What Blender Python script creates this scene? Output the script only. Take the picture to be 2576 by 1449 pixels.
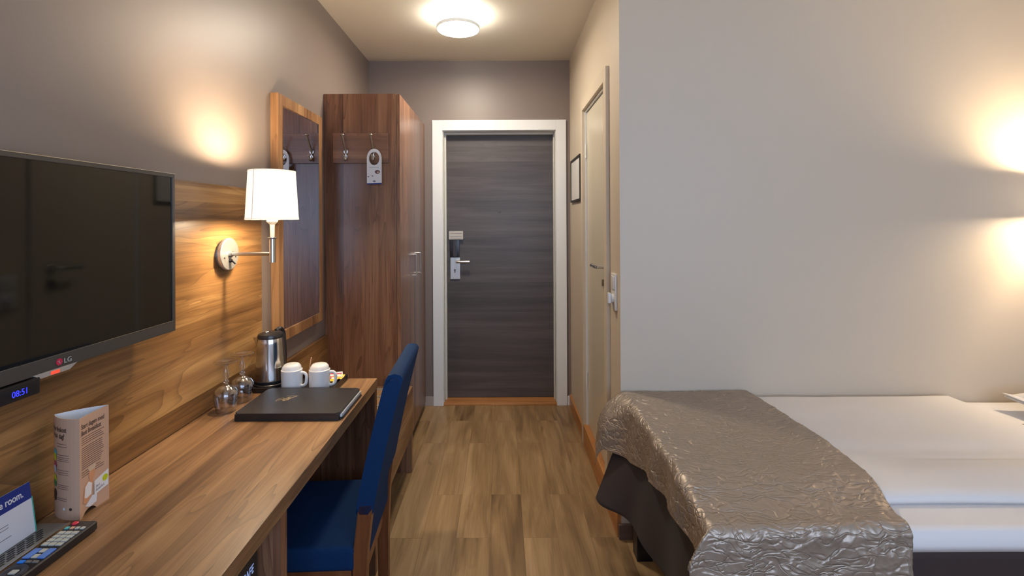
import bpy, bmesh, math, random
from mathutils import Vector, Matrix, noise

random.seed(7)
PI = math.pi
S = bpy.context.scene
for o in list(bpy.data.objects):
    bpy.data.objects.remove(o, do_unlink=True)
C = S.collection

# ------------------------------------------------------------------ camera
F = 1200.0
cd = bpy.data.cameras.new('camera')
cd.sensor_width = 36.0
cd.lens = 36.0 * F / 2576.0
cd.shift_x = (1288 - 1262) / 2576.0
cd.shift_y = -(724.5 - 555) / 2576.0
cd.clip_start = 0.02
cam = bpy.data.objects.new('camera', cd)
C.objects.link(cam)
ROLL = math.radians(0.28)
cam.matrix_world = Matrix.Translation((0, 0, 1.43)) @ Matrix.Rotation(PI / 2, 4, 'X') @ Matrix.Rotation(-ROLL, 4, 'Z')
S.camera = cam

# ------------------------------------------------------------------ world, exposure
W = bpy.data.worlds.new('world')
S.world = W
W.use_nodes = True
bg = W.node_tree.nodes['Background']
bg.inputs[0].default_value = (0.50, 0.66, 1.0, 1)
bg.inputs[1].default_value = 1.5
S.view_settings.view_transform = 'Standard'
S.view_settings.look = 'None'
S.view_settings.exposure = 0.33
S.view_settings.gamma = 1.0
S.view_settings.use_curve_mapping = False
S.cycles.use_denoising = True
S.cycles.max_bounces = 10
S.cycles.diffuse_bounces = 6
S.cycles.glossy_bounces = 5
S.cycles.transmission_bounces = 10
S.cycles.transparent_max_bounces = 12
S.cycles.caustics_reflective = False
S.cycles.caustics_refractive = False
S.cycles.sample_clamp_indirect = 6.0


def lamp(name, kind, loc, energy, color, rot=(0, 0, 0), parent=None, **kw):
    d = bpy.data.lights.new(name, kind)
    d.energy = energy
    d.color = color
    for k, v in kw.items():
        setattr(d, k, v)
    o = bpy.data.objects.new(name, d)
    C.objects.link(o)
    o.location = loc
    o.rotation_euler = rot
    if parent:
        o.parent = parent
    return o


# daylight entering by the window behind the camera
WINX0, WINX1, WINZ0, WINZ1, WINY = -0.45, 2.2, 0.85, 2.35, -0.95
lamp('daylight', 'AREA', ((WINX0 + WINX1) / 2, WINY - 0.25, (WINZ0 + WINZ1) / 2), 54, (0.60, 0.72, 1.0),
     (PI / 2, 0, 0), shape='RECTANGLE', size=WINX1 - WINX0, size_y=WINZ1 - WINZ0)
CEIL_W = 13.0
WARM = (1.0, 0.76, 0.50)
WARM2 = (1.0, 0.86, 0.68)

# ------------------------------------------------------------------ materials
def srgb(r, g, b):
    def f(c):
        c /= 255.0
        return c / 12.92 if c <= 0.04045 else ((c + 0.055) / 1.055) ** 2.4
    return (f(r), f(g), f(b), 1)


def mat(name, col, rough=0.5, metal=0.0, spec=0.5, bump=0.0, bscale=200.0, emit=None, es=0.0, coat=0.0, trans=0.0, sheen=0.0, var=0.0):
    m = bpy.data.materials.new(name)
    m.use_nodes = True
    nt = m.node_tree
    p = nt.nodes['Principled BSDF']
    p.inputs['Base Color'].default_value = col
    p.inputs['Roughness'].default_value = rough
    p.inputs['Metallic'].default_value = metal
    p.inputs['Specular IOR Level'].default_value = spec
    if coat:
        p.inputs['Coat Weight'].default_value = coat
        p.inputs['Coat Roughness'].default_value = 0.1
    if trans:
        p.inputs['Transmission Weight'].default_value = trans
        p.inputs['IOR'].default_value = 1.46
    if sheen:
        p.inputs['Sheen Weight'].default_value = sheen
        p.inputs['Sheen Roughness'].default_value = 0.4
    if emit:
        p.inputs['Emission Color'].default_value = emit
        p.inputs['Emission Strength'].default_value = es
    if bump or var:
        tc = nt.nodes.new('ShaderNodeTexCoord')
        n = nt.nodes.new('ShaderNodeTexNoise')
        n.inputs['Scale'].default_value = bscale
        n.inputs['Detail'].default_value = 3
        nt.links.new(tc.outputs['Object'], n.inputs['Vector'])
        if bump:
            b = nt.nodes.new('ShaderNodeBump')
            b.inputs['Strength'].default_value = bump
            b.inputs['Distance'].default_value = 0.002
            nt.links.new(n.outputs['Fac'], b.inputs['Height'])
            nt.links.new(b.outputs['Normal'], p.inputs['Normal'])
        if var:
            r = nt.nodes.new('ShaderNodeValToRGB')
            r.color_ramp.elements[0].position = 0.3
            r.color_ramp.elements[1].position = 0.7
            r.color_ramp.elements[0].color = tuple(c * (1 - var) for c in col[:3]) + (1,)
            r.color_ramp.elements[1].color = tuple(min(1, c * (1 + var)) for c in col[:3]) + (1,)
            nt.links.new(n.outputs['Fac'], r.inputs['Fac'])
            nt.links.new(r.outputs['Color'], p.inputs['Base Color'])
    return m


def wood(name, axis, dark, mid, light, rough=0.38, strip=0.11, vein=1.0, seed=0.0, spec=0.5, stripamt=0.5):
    """laminate with long figured grain running along `axis`"""
    m = bpy.data.materials.new(name)
    m.use_nodes = True
    nt = m.node_tree
    N, L = nt.nodes, nt.links
    p = N['Principled BSDF']
    p.inputs['Roughness'].default_value = rough
    p.inputs['Specular IOR Level'].default_value = spec
    tc = N.new('ShaderNodeTexCoord')
    add = N.new('ShaderNodeVectorMath'); add.operation = 'ADD'
    add.inputs[1].default_value = (seed * 3.17 + 11.3, seed * 1.31 + 7.7, seed * 2.23 + 5.1)
    L.new(tc.outputs['Object'], add.inputs[0])
    # strips: floor(coord / strip) across the grain
    dv = N.new('ShaderNodeVectorMath'); dv.operation = 'SCALE'; dv.inputs['Scale'].default_value = 1.0 / strip
    L.new(add.outputs[0], dv.inputs[0])
    fl = N.new('ShaderNodeVectorMath'); fl.operation = 'FLOOR'
    L.new(dv.outputs[0], fl.inputs[0])
    msk = N.new('ShaderNodeVectorMath'); msk.operation = 'MULTIPLY'
    msk.inputs[1].default_value = tuple(0.0 if i == axis else 1.0 for i in range(3))
    L.new(fl.outputs[0], msk.inputs[0])
    wn = N.new('ShaderNodeTexWhiteNoise')
    L.new(msk.outputs[0], wn.inputs['Vector'])
    off = N.new('ShaderNodeVectorMath'); off.operation = 'SCALE'; off.inputs['Scale'].default_value = 2.3
    L.new(wn.outputs['Color'], off.inputs[0])
    pos = N.new('ShaderNodeVectorMath'); pos.operation = 'ADD'
    L.new(add.outputs[0], pos.inputs[0]); L.new(off.outputs[0], pos.inputs[1])

    def stretched(al, ac):
        s = N.new('ShaderNodeVectorMath'); s.operation = 'MULTIPLY'
        s.inputs[1].default_value = tuple(al if i == axis else ac for i in range(3))
        L.new(pos.outputs[0], s.inputs[0])
        return s.outputs[0]

    def ntex(vec, scale, detail, dist=0.0, rough_=0.55):
        n = N.new('ShaderNodeTexNoise')
        n.inputs['Scale'].default_value = scale
        n.inputs['Detail'].default_value = detail
        n.inputs['Distortion'].default_value = dist
        n.inputs['Roughness'].default_value = rough_
        L.new(vec, n.inputs['Vector'])
        return n.outputs['Fac']
    broad = ntex(stretched(0.9, 13), 1.0, 3, 0.6)
    fine = ntex(stretched(3.5, 190), 1.0, 3)
    figure = ntex(stretched(0.8, 8.5), 1.0, 2, 1.1)
    # contour lines of the figure noise make the cathedral veins
    mu = N.new('ShaderNodeMath'); mu.operation = 'MULTIPLY'; mu.inputs[1].default_value = 9.0
    L.new(figure, mu.inputs[0])
    fr = N.new('ShaderNodeMath'); fr.operation = 'FRACT'
    L.new(mu.outputs[0], fr.inputs[0])
    vr = N.new('ShaderNodeValToRGB')
    vr.color_ramp.elements[0].position = 0.0; vr.color_ramp.elements[0].color = (1, 1, 1, 1)
    e = vr.color_ramp.elements.new(0.16); e.color = (0.45, 0.45, 0.45, 1)
    e = vr.color_ramp.elements.new(0.5); e.color = (0.05, 0.05, 0.05, 1)
    vr.color_ramp.elements[-1].position = 1.0; vr.color_ramp.elements[-1].color = (0.0, 0.0, 0.0, 1)
    L.new(fr.outputs[0], vr.inputs['Fac'])
    # tone = broad + strip tone + fine
    a = N.new('ShaderNodeMath'); a.operation = 'MULTIPLY_ADD'; a.inputs[1].default_value = 0.35 * stripamt; a.inputs[2].default_value = -0.175 * stripamt
    L.new(wn.outputs['Value'], a.inputs[0])
    b = N.new('ShaderNodeMath'); b.operation = 'ADD'
    L.new(a.outputs[0], b.inputs[0]); L.new(broad, b.inputs[1])
    c = N.new('ShaderNodeMath'); c.operation = 'MULTIPLY_ADD'; c.inputs[1].default_value = 0.32
    L.new(fine, c.inputs[0]); L.new(b.outputs[0], c.inputs[2])
    d = N.new('ShaderNodeMath'); d.operation = 'SUBTRACT'; d.inputs[1].default_value = 0.16
    L.new(c.outputs[0], d.inputs[0])
    ramp = N.new('ShaderNodeValToRGB')
    ramp.color_ramp.elements[0].position = 0.22; ramp.color_ramp.elements[0].color = dark
    ramp.color_ramp.elements[1].position = 0.80; ramp.color_ramp.elements[1].color = light
    e = ramp.color_ramp.elements.new(0.5); e.color = mid
    L.new(d.outputs[0], ramp.inputs['Fac'])
    mx = N.new('ShaderNodeMix'); mx.data_type = 'RGBA'
    vm = N.new('ShaderNodeMath'); vm.operation = 'MULTIPLY'; vm.inputs[1].default_value = 0.62 * vein
    L.new(vr.outputs['Color'], vm.inputs[0])
    L.new(vm.outputs[0], mx.inputs['Factor'])
    L.new(ramp.outputs['Color'], mx.inputs['A'])
    mx.inputs['B'].default_value = dark
    L.new(mx.outputs['Result'], p.inputs['Base Color'])
    bp = N.new('ShaderNodeBump'); bp.inputs['Strength'].default_value = 0.05; bp.inputs['Distance'].default_value = 0.001
    L.new(fine, bp.inputs['Height']); L.new(bp.outputs['Normal'], p.inputs['Normal'])
    return m


def lin(r, g, b):
    return (r, g, b, 1)


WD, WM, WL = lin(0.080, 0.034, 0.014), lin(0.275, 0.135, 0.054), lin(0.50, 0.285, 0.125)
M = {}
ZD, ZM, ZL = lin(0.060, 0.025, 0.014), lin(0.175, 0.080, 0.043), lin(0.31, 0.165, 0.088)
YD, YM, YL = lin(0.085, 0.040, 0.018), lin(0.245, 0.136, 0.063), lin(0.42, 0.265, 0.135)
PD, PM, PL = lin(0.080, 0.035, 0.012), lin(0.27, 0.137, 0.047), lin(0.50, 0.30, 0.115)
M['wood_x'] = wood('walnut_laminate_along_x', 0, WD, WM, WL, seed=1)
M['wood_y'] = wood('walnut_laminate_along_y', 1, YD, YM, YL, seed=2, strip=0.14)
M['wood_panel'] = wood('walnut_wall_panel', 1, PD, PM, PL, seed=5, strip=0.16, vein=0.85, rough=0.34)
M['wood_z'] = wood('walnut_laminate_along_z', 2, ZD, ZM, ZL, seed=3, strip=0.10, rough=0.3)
M['wood_mirror'] = wood('walnut_mirror_frame', 2, WD, WM, WL, seed=4, strip=0.12, vein=0.6)
M['beech'] = wood('orange_beech', 1, lin(0.30, 0.12, 0.03), lin(0.46, 0.20, 0.06), lin(0.6, 0.3, 0.11), seed=6, vein=0.3, strip=0.5)
M['beech_x'] = wood('orange_beech_x', 0, lin(0.30, 0.12, 0.03), lin(0.46, 0.20, 0.06), lin(0.6, 0.3, 0.11), seed=6, vein=0.2, strip=0.5)
M['darkdoor'] = wood('smoked_oak_door', 0, lin(0.042, 0.035, 0.033), lin(0.075, 0.063, 0.060), lin(0.115, 0.097, 0.092), seed=8, strip=0.12, vein=0.3, rough=0.4, stripamt=0.3)
M['chairwood'] = wood('red_brown_beech', 2, lin(0.10, 0.03, 0.01), lin(0.17, 0.055, 0.018), lin(0.24, 0.085, 0.03), seed=9, vein=0.3, strip=0.3, rough=0.35)
M['taupe'] = mat('taupe_wall_paint', lin(0.215, 0.172, 0.148), 0.42, bump=0.06, bscale=260, spec=0.5)
M['cream'] = mat('cream_wall_paint', lin(0.595, 0.515, 0.405), 0.5, bump=0.06, bscale=260)
M['ceil'] = mat('ceiling_paint', lin(0.70, 0.65, 0.54), 0.6)
M['doorcream'] = mat('cream_door_paint', lin(0.58, 0.53, 0.42), 0.28)
M['white'] = mat('white_gloss_paint', lin(0.78, 0.80, 0.80), 0.3)
M['steel'] = mat('brushed_nickel', lin(0.55, 0.54, 0.51), 0.28, 1.0)
M['chrome'] = mat('polished_steel', lin(0.62, 0.61, 0.60), 0.16, 1.0)
M['satin_nickel'] = mat('satin_nickel', lin(0.60, 0.59, 0.55), 0.38, 0.85)
M['black'] = mat('black_plastic', lin(0.012, 0.012, 0.014), 0.3)
M['blackm'] = mat('black_matte', lin(0.015, 0.014, 0.015), 0.6)
M['tvframe'] = mat('grey_metallic_bezel', lin(0.10, 0.095, 0.09), 0.38, 0.6)
M['screen'] = mat('dark_glossy_screen', lin(0.008, 0.008, 0.007), 0.05, spec=0.55)
M['mirror'] = mat('mirror_glass', lin(0.80, 0.80, 0.84), 0.01, 1.0)
M['shade'] = mat('lit_fabric_shade', lin(0.85, 0.80, 0.72), 0.8, emit=(1.0, 0.88, 0.74, 1), es=0.80)
M['shadetrim'] = mat('shade_seam_tape', lin(0.62, 0.50, 0.38), 0.8, emit=(1.0, 0.85, 0.65, 1), es=0.30)
M['bulb'] = mat('glowing_bulb', lin(1, 1, 1), 0.5, emit=(1.0, 0.78, 0.53, 1), es=820)
M['diffuser'] = mat('glowing_opal_diffuser', lin(0.9, 0.9, 0.88), 0.4, emit=(1.0, 0.95, 0.87, 1), es=24)
M['blue'] = mat('royal_blue_chair_fabric', lin(0.0015, 0.026, 0.092), 0.85, bump=0.5, bscale=900, sheen=0.0, spec=0.25)
M['cotton'] = mat('white_cotton', lin(0.70, 0.67, 0.64), 0.75, bump=0.12, bscale=60, sheen=0.15)
M['sheet'] = mat('white_sheet', lin(0.72, 0.70, 0.69), 0.7, bump=0.1, bscale=40)
M['darkcloth'] = mat('dark_brown_cloth', lin(0.036, 0.020, 0.018), 0.75, bump=0.3, bscale=900, sheen=0.05)
M['skirt'] = mat('anthracite_cloth', lin(0.024, 0.017, 0.017), 0.75, bump=0.3, bscale=900, sheen=0.05)
M['leather'] = mat('black_leatherette', lin(0.013, 0.012, 0.012), 0.36, bump=0.35, bscale=700, spec=0.6)
M['paper'] = mat('white_paper', lin(0.70, 0.70, 0.70), 0.6)
M['porcelain'] = mat('white_porcelain', lin(0.74, 0.75, 0.75), 0.18, coat=0.3)
M['gold'] = mat('gold_foil', lin(0.62, 0.48, 0.26), 0.35, 0.7)
M['inkbrown'] = mat('dark_ink', lin(0.05, 0.028, 0.02), 0.6)
M['inkgrey'] = mat('grey_ink', lin(0.20, 0.19, 0.20), 0.6)
M['kraft'] = mat('salmon_beige_card', lin(0.52, 0.335, 0.23), 0.55)
M['cardwhite'] = mat('white_card', lin(0.66, 0.68, 0.72), 0.5)
M['navy'] = mat('navy_print', lin(0.008, 0.030, 0.21), 0.4)
M['lime'] = mat('lime_print', lin(0.50, 0.56, 0.02), 0.5)
M['teal'] = mat('teal_print', lin(0.10, 0.42, 0.45), 0.5)
M['magenta'] = mat('magenta_print', lin(0.42, 0.06, 0.12), 0.5)
M['paleblue'] = mat('pale_print', lin(0.45, 0.50, 0.60), 0.5)
M['green'] = mat('green_print', lin(0.02, 0.22, 0.08), 0.5)
M['yellow'] = mat('yellow_print', lin(0.80, 0.50, 0.03), 0.45)
M['skin'] = mat('skin_print', lin(0.58, 0.28, 0.15), 0.5)
M['greymetal'] = mat('grey_plate', lin(0.26, 0.26, 0.25), 0.42, 0.5)
M['keygrey'] = mat('grey_rubber_key', lin(0.42, 0.45, 0.43), 0.5)
M['keyblue'] = mat('blue_rubber_key', lin(0.10, 0.22, 0.62), 0.45)
M['keycyan'] = mat('bright_blue_key', lin(0.02, 0.20, 0.75), 0.4)
M['keyred'] = mat('red_rubber_key', lin(0.55, 0.03, 0.06), 0.4)
M['keygreen'] = mat('green_key', lin(0.02, 0.30, 0.12), 0.4)
M['keyyellow'] = mat('yellow_key', lin(0.70, 0.42, 0.05), 0.4)
M['switch'] = mat('white_switch_plastic', lin(0.70, 0.69, 0.66), 0.3)
M['plaster'] = mat('pale_board', lin(0.5, 0.48, 0.45), 0.6)
M['led_blue'] = mat('blue_digits', lin(0.0, 0.0, 0.1), 0.5, emit=(0.03, 0.04, 1.0, 1), es=1.5)
M['led_red'] = mat('red_standby_light', lin(0.3, 0.0, 0.0), 0.4, emit=(1.0, 0.10, 0.05, 1), es=0.7)
M['logored'] = mat('logo_red', lin(0.40, 0.02, 0.06), 0.35)
M['logogrey'] = mat('logo_grey', lin(0.42, 0.43, 0.41), 0.35)
M['safetext'] = mat('blue_reflection_lettering', lin(0.55, 0.66, 0.95), 0.4, emit=(0.3, 0.45, 1, 1), es=0.25)  # blue reflection on the letters put in as pale tint and weak emission
M['brownwrap'] = mat('brown_wrapper', lin(0.18, 0.07, 0.03), 0.4)
M['clearpl'] = mat('clear_lip', lin(0.35, 0.32, 0.28), 0.2)


def satin_material():
    m = bpy.data.materials.new('crinkled_taupe_satin')
    m.use_nodes = True
    nt = m.node_tree; N, L = nt.nodes, nt.links
    p = N['Principled BSDF']
    p.inputs['Base Color'].default_value = lin(0.36, 0.295, 0.235)
    p.inputs['Metallic'].default_value = 0.5
    p.inputs['Roughness'].default_value = 0.42
    p.inputs['Specular IOR Level'].default_value = 0.6
    p.inputs['Anisotropic'].default_value = 0.2
    tc = N.new('ShaderNodeTexCoord')
    n1 = N.new('ShaderNodeTexNoise'); n1.inputs['Scale'].default_value = 7; n1.inputs['Detail'].default_value = 2
    L.new(tc.outputs['Object'], n1.inputs['Vector'])
    mixv = N.new('ShaderNodeVectorMath'); mixv.operation = 'MULTIPLY_ADD'
    mixv.inputs[1].default_value = (0.10, 0.10, 0.10)
    L.new(n1.outputs['Color'], mixv.inputs[0]); L.new(tc.outputs['Object'], mixv.inputs[2])
    prev = None
    for k, (ang, sc, amp) in enumerate(((20, 15, 1.0), (75, 19, 0.9), (130, 23, 0.9), (165, 30, 0.8))):
        mp = N.new('ShaderNodeMapping'); mp.vector_type = 'POINT'
        mp.inputs['Rotation'].default_value = (math.radians(15 * k), math.radians(-10 * k), math.radians(ang)); mp.inputs['Scale'].default_value = (0.35, 1.0, 1.0)
        L.new(mixv.outputs[0], mp.inputs['Vector'])
        n = N.new('ShaderNodeTexNoise'); n.inputs['Scale'].default_value = sc; n.inputs['Detail'].default_value = 1
        L.new(mp.outputs[0], n.inputs['Vector'])
        q = N.new('ShaderNodeMath'); q.operation = 'SUBTRACT'; q.inputs[1].default_value = 0.5
        L.new(n.outputs['Fac'], q.inputs[0])
        w0 = N.new('ShaderNodeMath'); w0.operation = 'ABSOLUTE'; L.new(q.outputs[0], w0.inputs[0])
        w = N.new('ShaderNodeMapRange'); w.interpolation_type = 'SMOOTHSTEP'; w.inputs['From Max'].default_value = 0.035
        L.new(w0.outputs[0], w.inputs['Value'])
        e = N.new('ShaderNodeMath'); e.operation = 'MULTIPLY_ADD'; e.inputs[1].default_value = amp * 0.45
        L.new(w.outputs['Result'], e.inputs[0])
        if prev: L.new(prev, e.inputs[2])
        else: e.inputs[2].default_value = 0
        prev = e.outputs[0]
    b = N.new('ShaderNodeBump'); b.inputs['Strength'].default_value = 0.75; b.inputs['Distance'].default_value = 0.0045
    L.new(prev, b.inputs['Height']); L.new(b.outputs['Normal'], p.inputs['Normal'])
    return m


M['satin'] = satin_material()


def floor_material():
    m = bpy.data.materials.new('oak_vinyl_planks')
    m.use_nodes = True
    nt = m.node_tree; N, L = nt.nodes, nt.links
    p = N['Principled BSDF']
    p.inputs['Roughness'].default_value = 0.42
    tc = N.new('ShaderNodeTexCoord')
    sw = N.new('ShaderNodeMapping'); sw.inputs['Rotation'].default_value = (0, 0, PI / 2); sw.inputs['Location'].default_value = (0.31, 0.06, 0)
    L.new(tc.outputs['Object'], sw.inputs['Vector'])
    br = N.new('ShaderNodeTexBrick')
    br.inputs['Color1'].default_value = lin(0, 0, 0); br.inputs['Color2'].default_value = lin(1, 1, 1); br.inputs['Mortar'].default_value = lin(0.2, 0.2, 0.2)
    br.inputs['Scale'].default_value = 1.0
    br.inputs['Brick Width'].default_value = 0.92; br.inputs['Row Height'].default_value = 0.152
    br.inputs['Mortar Size'].default_value = 0.0007; br.inputs['Mortar Smooth'].default_value = 0.3
    br.offset = 0.37; br.offset_frequency = 2
    L.new(sw.outputs[0], br.inputs['Vector'])
    off = N.new('ShaderNodeVectorMath'); off.operation = 'MULTIPLY_ADD'; off.inputs[1].default_value = (7, 13, 5)
    L.new(br.outputs['Color'], off.inputs[0]); L.new(tc.outputs['Object'], off.inputs[2])

    def nt_(sx, sy, det, dist):
        s = N.new('ShaderNodeVectorMath'); s.operation = 'MULTIPLY'; s.inputs[1].default_value = (sx, sy, 1)
        L.new(off.outputs[0], s.inputs[0])
        n = N.new('ShaderNodeTexNoise'); n.inputs['Scale'].default_value = 1; n.inputs['Detail'].default_value = det; n.inputs['Distortion'].default_value = dist
        L.new(s.outputs[0], n.inputs['Vector'])
        return n.outputs['Fac']
    a = nt_(16, 2.0, 4, 0.8)
    f = nt_(170, 5, 3, 0)
    k = nt_(7, 4, 2, 0.5)
    s1 = N.new('ShaderNodeMath'); s1.operation = 'MULTIPLY_ADD'; s1.inputs[1].default_value = 0.28
    L.new(f, s1.inputs[0]); L.new(a, s1.inputs[2])
    s2 = N.new('ShaderNodeMath'); s2.operation = 'MULTIPLY_ADD'; s2.inputs[1].default_value = 0.22
    L.new(br.outputs['Color'], s2.inputs[0]); L.new(s1.outputs[0], s2.inputs[2])
    s3 = N.new('ShaderNodeMath'); s3.operation = 'SUBTRACT'; s3.inputs[1].default_value = 0.25
    L.new(s2.outputs[0], s3.inputs[0])
    rp = N.new('ShaderNodeValToRGB')
    rp.color_ramp.elements[0].position = 0.2; rp.color_ramp.elements[0].color = lin(0.135, 0.078, 0.034)
    rp.color_ramp.elements[1].position = 0.85; rp.color_ramp.elements[1].color = lin(0.44, 0.295, 0.152)
    e = rp.color_ramp.elements.new(0.52); e.color = lin(0.29, 0.182, 0.083)
    L.new(s3.outputs[0], rp.inputs['Fac'])
    # occasional dark knots and splits
    kr = N.new('ShaderNodeValToRGB'); kr.color_ramp.elements[0].position = 0.70; kr.color_ramp.elements[0].color = lin(0, 0, 0)
    kr.color_ramp.elements[1].position = 0.80; kr.color_ramp.elements[1].color = lin(1, 1, 1)
    L.new(k, kr.inputs['Fac'])
    mx = N.new('ShaderNodeMix'); mx.data_type = 'RGBA'; mx.inputs['B'].default_value = lin(0.07, 0.035, 0.016)
    km = N.new('ShaderNodeMath'); km.operation = 'MULTIPLY'; km.inputs[1].default_value = 0.6
    L.new(kr.outputs['Color'], km.inputs[0]); L.new(km.outputs[0], mx.inputs['Factor'])
    L.new(rp.outputs['Color'], mx.inputs['A'])
    mm = N.new('ShaderNodeMix'); mm.data_type = 'RGBA'; mm.inputs['B'].default_value = lin(0.09, 0.05, 0.024)
    fm = N.new('ShaderNodeMath'); fm.operation = 'MULTIPLY'; fm.inputs[1].default_value = 0.6
    L.new(br.outputs['Fac'], fm.inputs[0]); L.new(fm.outputs[0], mm.inputs['Factor'])
    L.new(mx.outputs['Result'], mm.inputs['A'])
    L.new(mm.outputs['Result'], p.inputs['Base Color'])
    return m


M['floor'] = floor_material()


def pane_material():
    m = bpy.data.materials.new('window_pane_glass')
    m.use_nodes = True
    nt = m.node_tree; N, L = nt.nodes, nt.links
    N.remove(N['Principled BSDF'])
    t = N.new('ShaderNodeBsdfTransparent'); t.inputs[0].default_value = (0.95, 0.97, 0.97, 1)
    g = N.new('ShaderNodeBsdfGlossy'); g.inputs['Roughness'].default_value = 0.02
    mx = N.new('ShaderNodeMixShader'); mx.inputs[0].default_value = 0.07
    L.new(t.outputs[0], mx.inputs[1]); L.new(g.outputs[0], mx.inputs[2])
    L.new(mx.outputs[0], N['Material Output'].inputs['Surface'])
    return m


M['pane'] = pane_material()


def clear_glass():
    m = bpy.data.materials.new('clear_glass')
    m.use_nodes = True
    nt = m.node_tree; N, L = nt.nodes, nt.links
    N.remove(N['Principled BSDF'])
    t = N.new('ShaderNodeBsdfTransparent'); t.inputs[0].default_value = (0.97, 0.97, 0.98, 1)
    g = N.new('ShaderNodeBsdfGlossy'); g.inputs['Roughness'].default_value = 0.03
    lw = N.new('ShaderNodeLayerWeight'); lw.inputs['Blend'].default_value = 0.5
    mr_ = N.new('ShaderNodeMapRange'); mr_.inputs['To Min'].default_value = 0.14; mr_.inputs['To Max'].default_value = 0.95
    L.new(lw.outputs['Facing'], mr_.inputs['Value'])
    pw_ = N.new('ShaderNodeMath'); pw_.operation = 'POWER'; pw_.inputs[1].default_value = 1.3
    L.new(mr_.outputs['Result'], pw_.inputs[0])
    mx = N.new('ShaderNodeMixShader')
    L.new(pw_.outputs[0], mx.inputs[0]); L.new(t.outputs[0], mx.inputs[1]); L.new(g.outputs[0], mx.inputs[2])
    L.new(mx.outputs[0], N['Material Output'].inputs['Surface'])
    return m


M['glass'] = clear_glass()

# ------------------------------------------------------------------ object helpers
ORIG = {}


def obj(name, bm, m, parent=None, origin=None, smooth=False, kind=None, sharp=35):
    me = bpy.data.meshes.new(name)
    bmesh.ops.recalc_face_normals(bm, faces=bm.faces)
    bm.to_mesh(me); bm.free()
    if not isinstance(m, (list, tuple)):
        m = [m]
    for k in m:
        me.materials.append(M[k] if isinstance(k, str) else k)
    o = bpy.data.objects.new(name, me)
    C.objects.link(o)
    if parent is not None:
        org = ORIG[parent]
        me.transform(Matrix.Translation(-org))
        o.parent = parent
        ORIG[o] = org
    else:
        org = Vector(origin) if origin is not None else Vector((0, 0, 0))
        me.transform(Matrix.Translation(-org))
        o.location = org
        ORIG[o] = org
    if smooth:
        for p in me.polygons:
            p.use_smooth = True
        try:
            me.set_sharp_from_angle(angle=math.radians(sharp))
        except Exception:
            pass
    if kind:
        o['kind'] = kind
    return o


def thing(name, label, cat, loc=(0, 0, 0), group=None, kind=None, local=False, rotz=0):
    o = bpy.data.objects.new(name, None)
    o.empty_display_size = 0.05
    C.objects.link(o)
    o.location = loc
    o.rotation_euler = (0, 0, rotz)
    ORIG[o] = Vector((0, 0, 0)) if local else Vector(loc)
    tag(o, label, cat, group, kind)
    return o


def tag(o, label=None, cat=None, group=None, kind=None):
    if label: o['label'] = label
    if cat: o['category'] = cat
    if group: o['group'] = group
    if kind: o['kind'] = kind
    return o


def copy_tree(o, parent=None):
    c = o.copy(); C.objects.link(c)
    if parent is not None:
        c.parent = parent
    for ch in list(o.children):
        copy_tree(ch, c)
    return c


def box(bm, x0, x1, y0, y1, z0, z1, bev=0.0, seg=2, mi=0):
    vs = [bm.verts.new((x, y, z)) for z in (z0, z1) for y in (y0, y1) for x in (x0, x1)]
    idx = [(0, 2, 3, 1), (4, 5, 7, 6), (0, 1, 5, 4), (2, 6, 7, 3), (0, 4, 6, 2), (1, 3, 7, 5)]
    fs = [bm.faces.new([vs[i] for i in f]) for f in idx]
    for f in fs:
        f.material_index = mi
    if bev > 0:
        es = list({e for f in fs for e in f.edges})
        r = bmesh.ops.bevel(bm, geom=es, offset=bev, segments=seg, affect='EDGES', profile=0.7)
        for f in r['faces']:
            f.material_index = mi
    return vs


def bx(*a, **k):
    bm = bmesh.new(); box(bm, *a, **k); return bm


def lathe(bm, prof, cx=0, cy=0, cz=0, n=48, axis='Z', mi=0, close=False):
    rings = []
    for r, z in prof:
        if r <= 1e-6:
            co = {'Z': (cx, cy, cz + z), 'X': (cx + z, cy, cz), 'Y': (cx, cy + z, cz)}[axis]
            rings.append([bm.verts.new(co)])
        else:
            ring = []
            for i in range(n):
                a = 2 * PI * i / n
                u, v = r * math.cos(a), r * math.sin(a)
                co = {'Z': (cx + u, cy + v, cz + z), 'X': (cx + z, cy + u, cz + v), 'Y': (cx + u, cy + z, cz + v)}[axis]
                ring.append(bm.verts.new(co))
            rings.append(ring)
    if close:
        rings.append(rings[0])
    for A, B in zip(rings, rings[1:]):
        for i in range(n):
            j = (i + 1) % n
            if len(A) == 1 and len(B) == 1:
                break
            if len(A) == 1:
                f = bm.faces.new((A[0], B[i], B[j]))
            elif len(B) == 1:
                f = bm.faces.new((A[i], A[j], B[0]))
            else:
                f = bm.faces.new((A[i], A[j], B[j], B[i]))
            f.material_index = mi
    return bm


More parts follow.
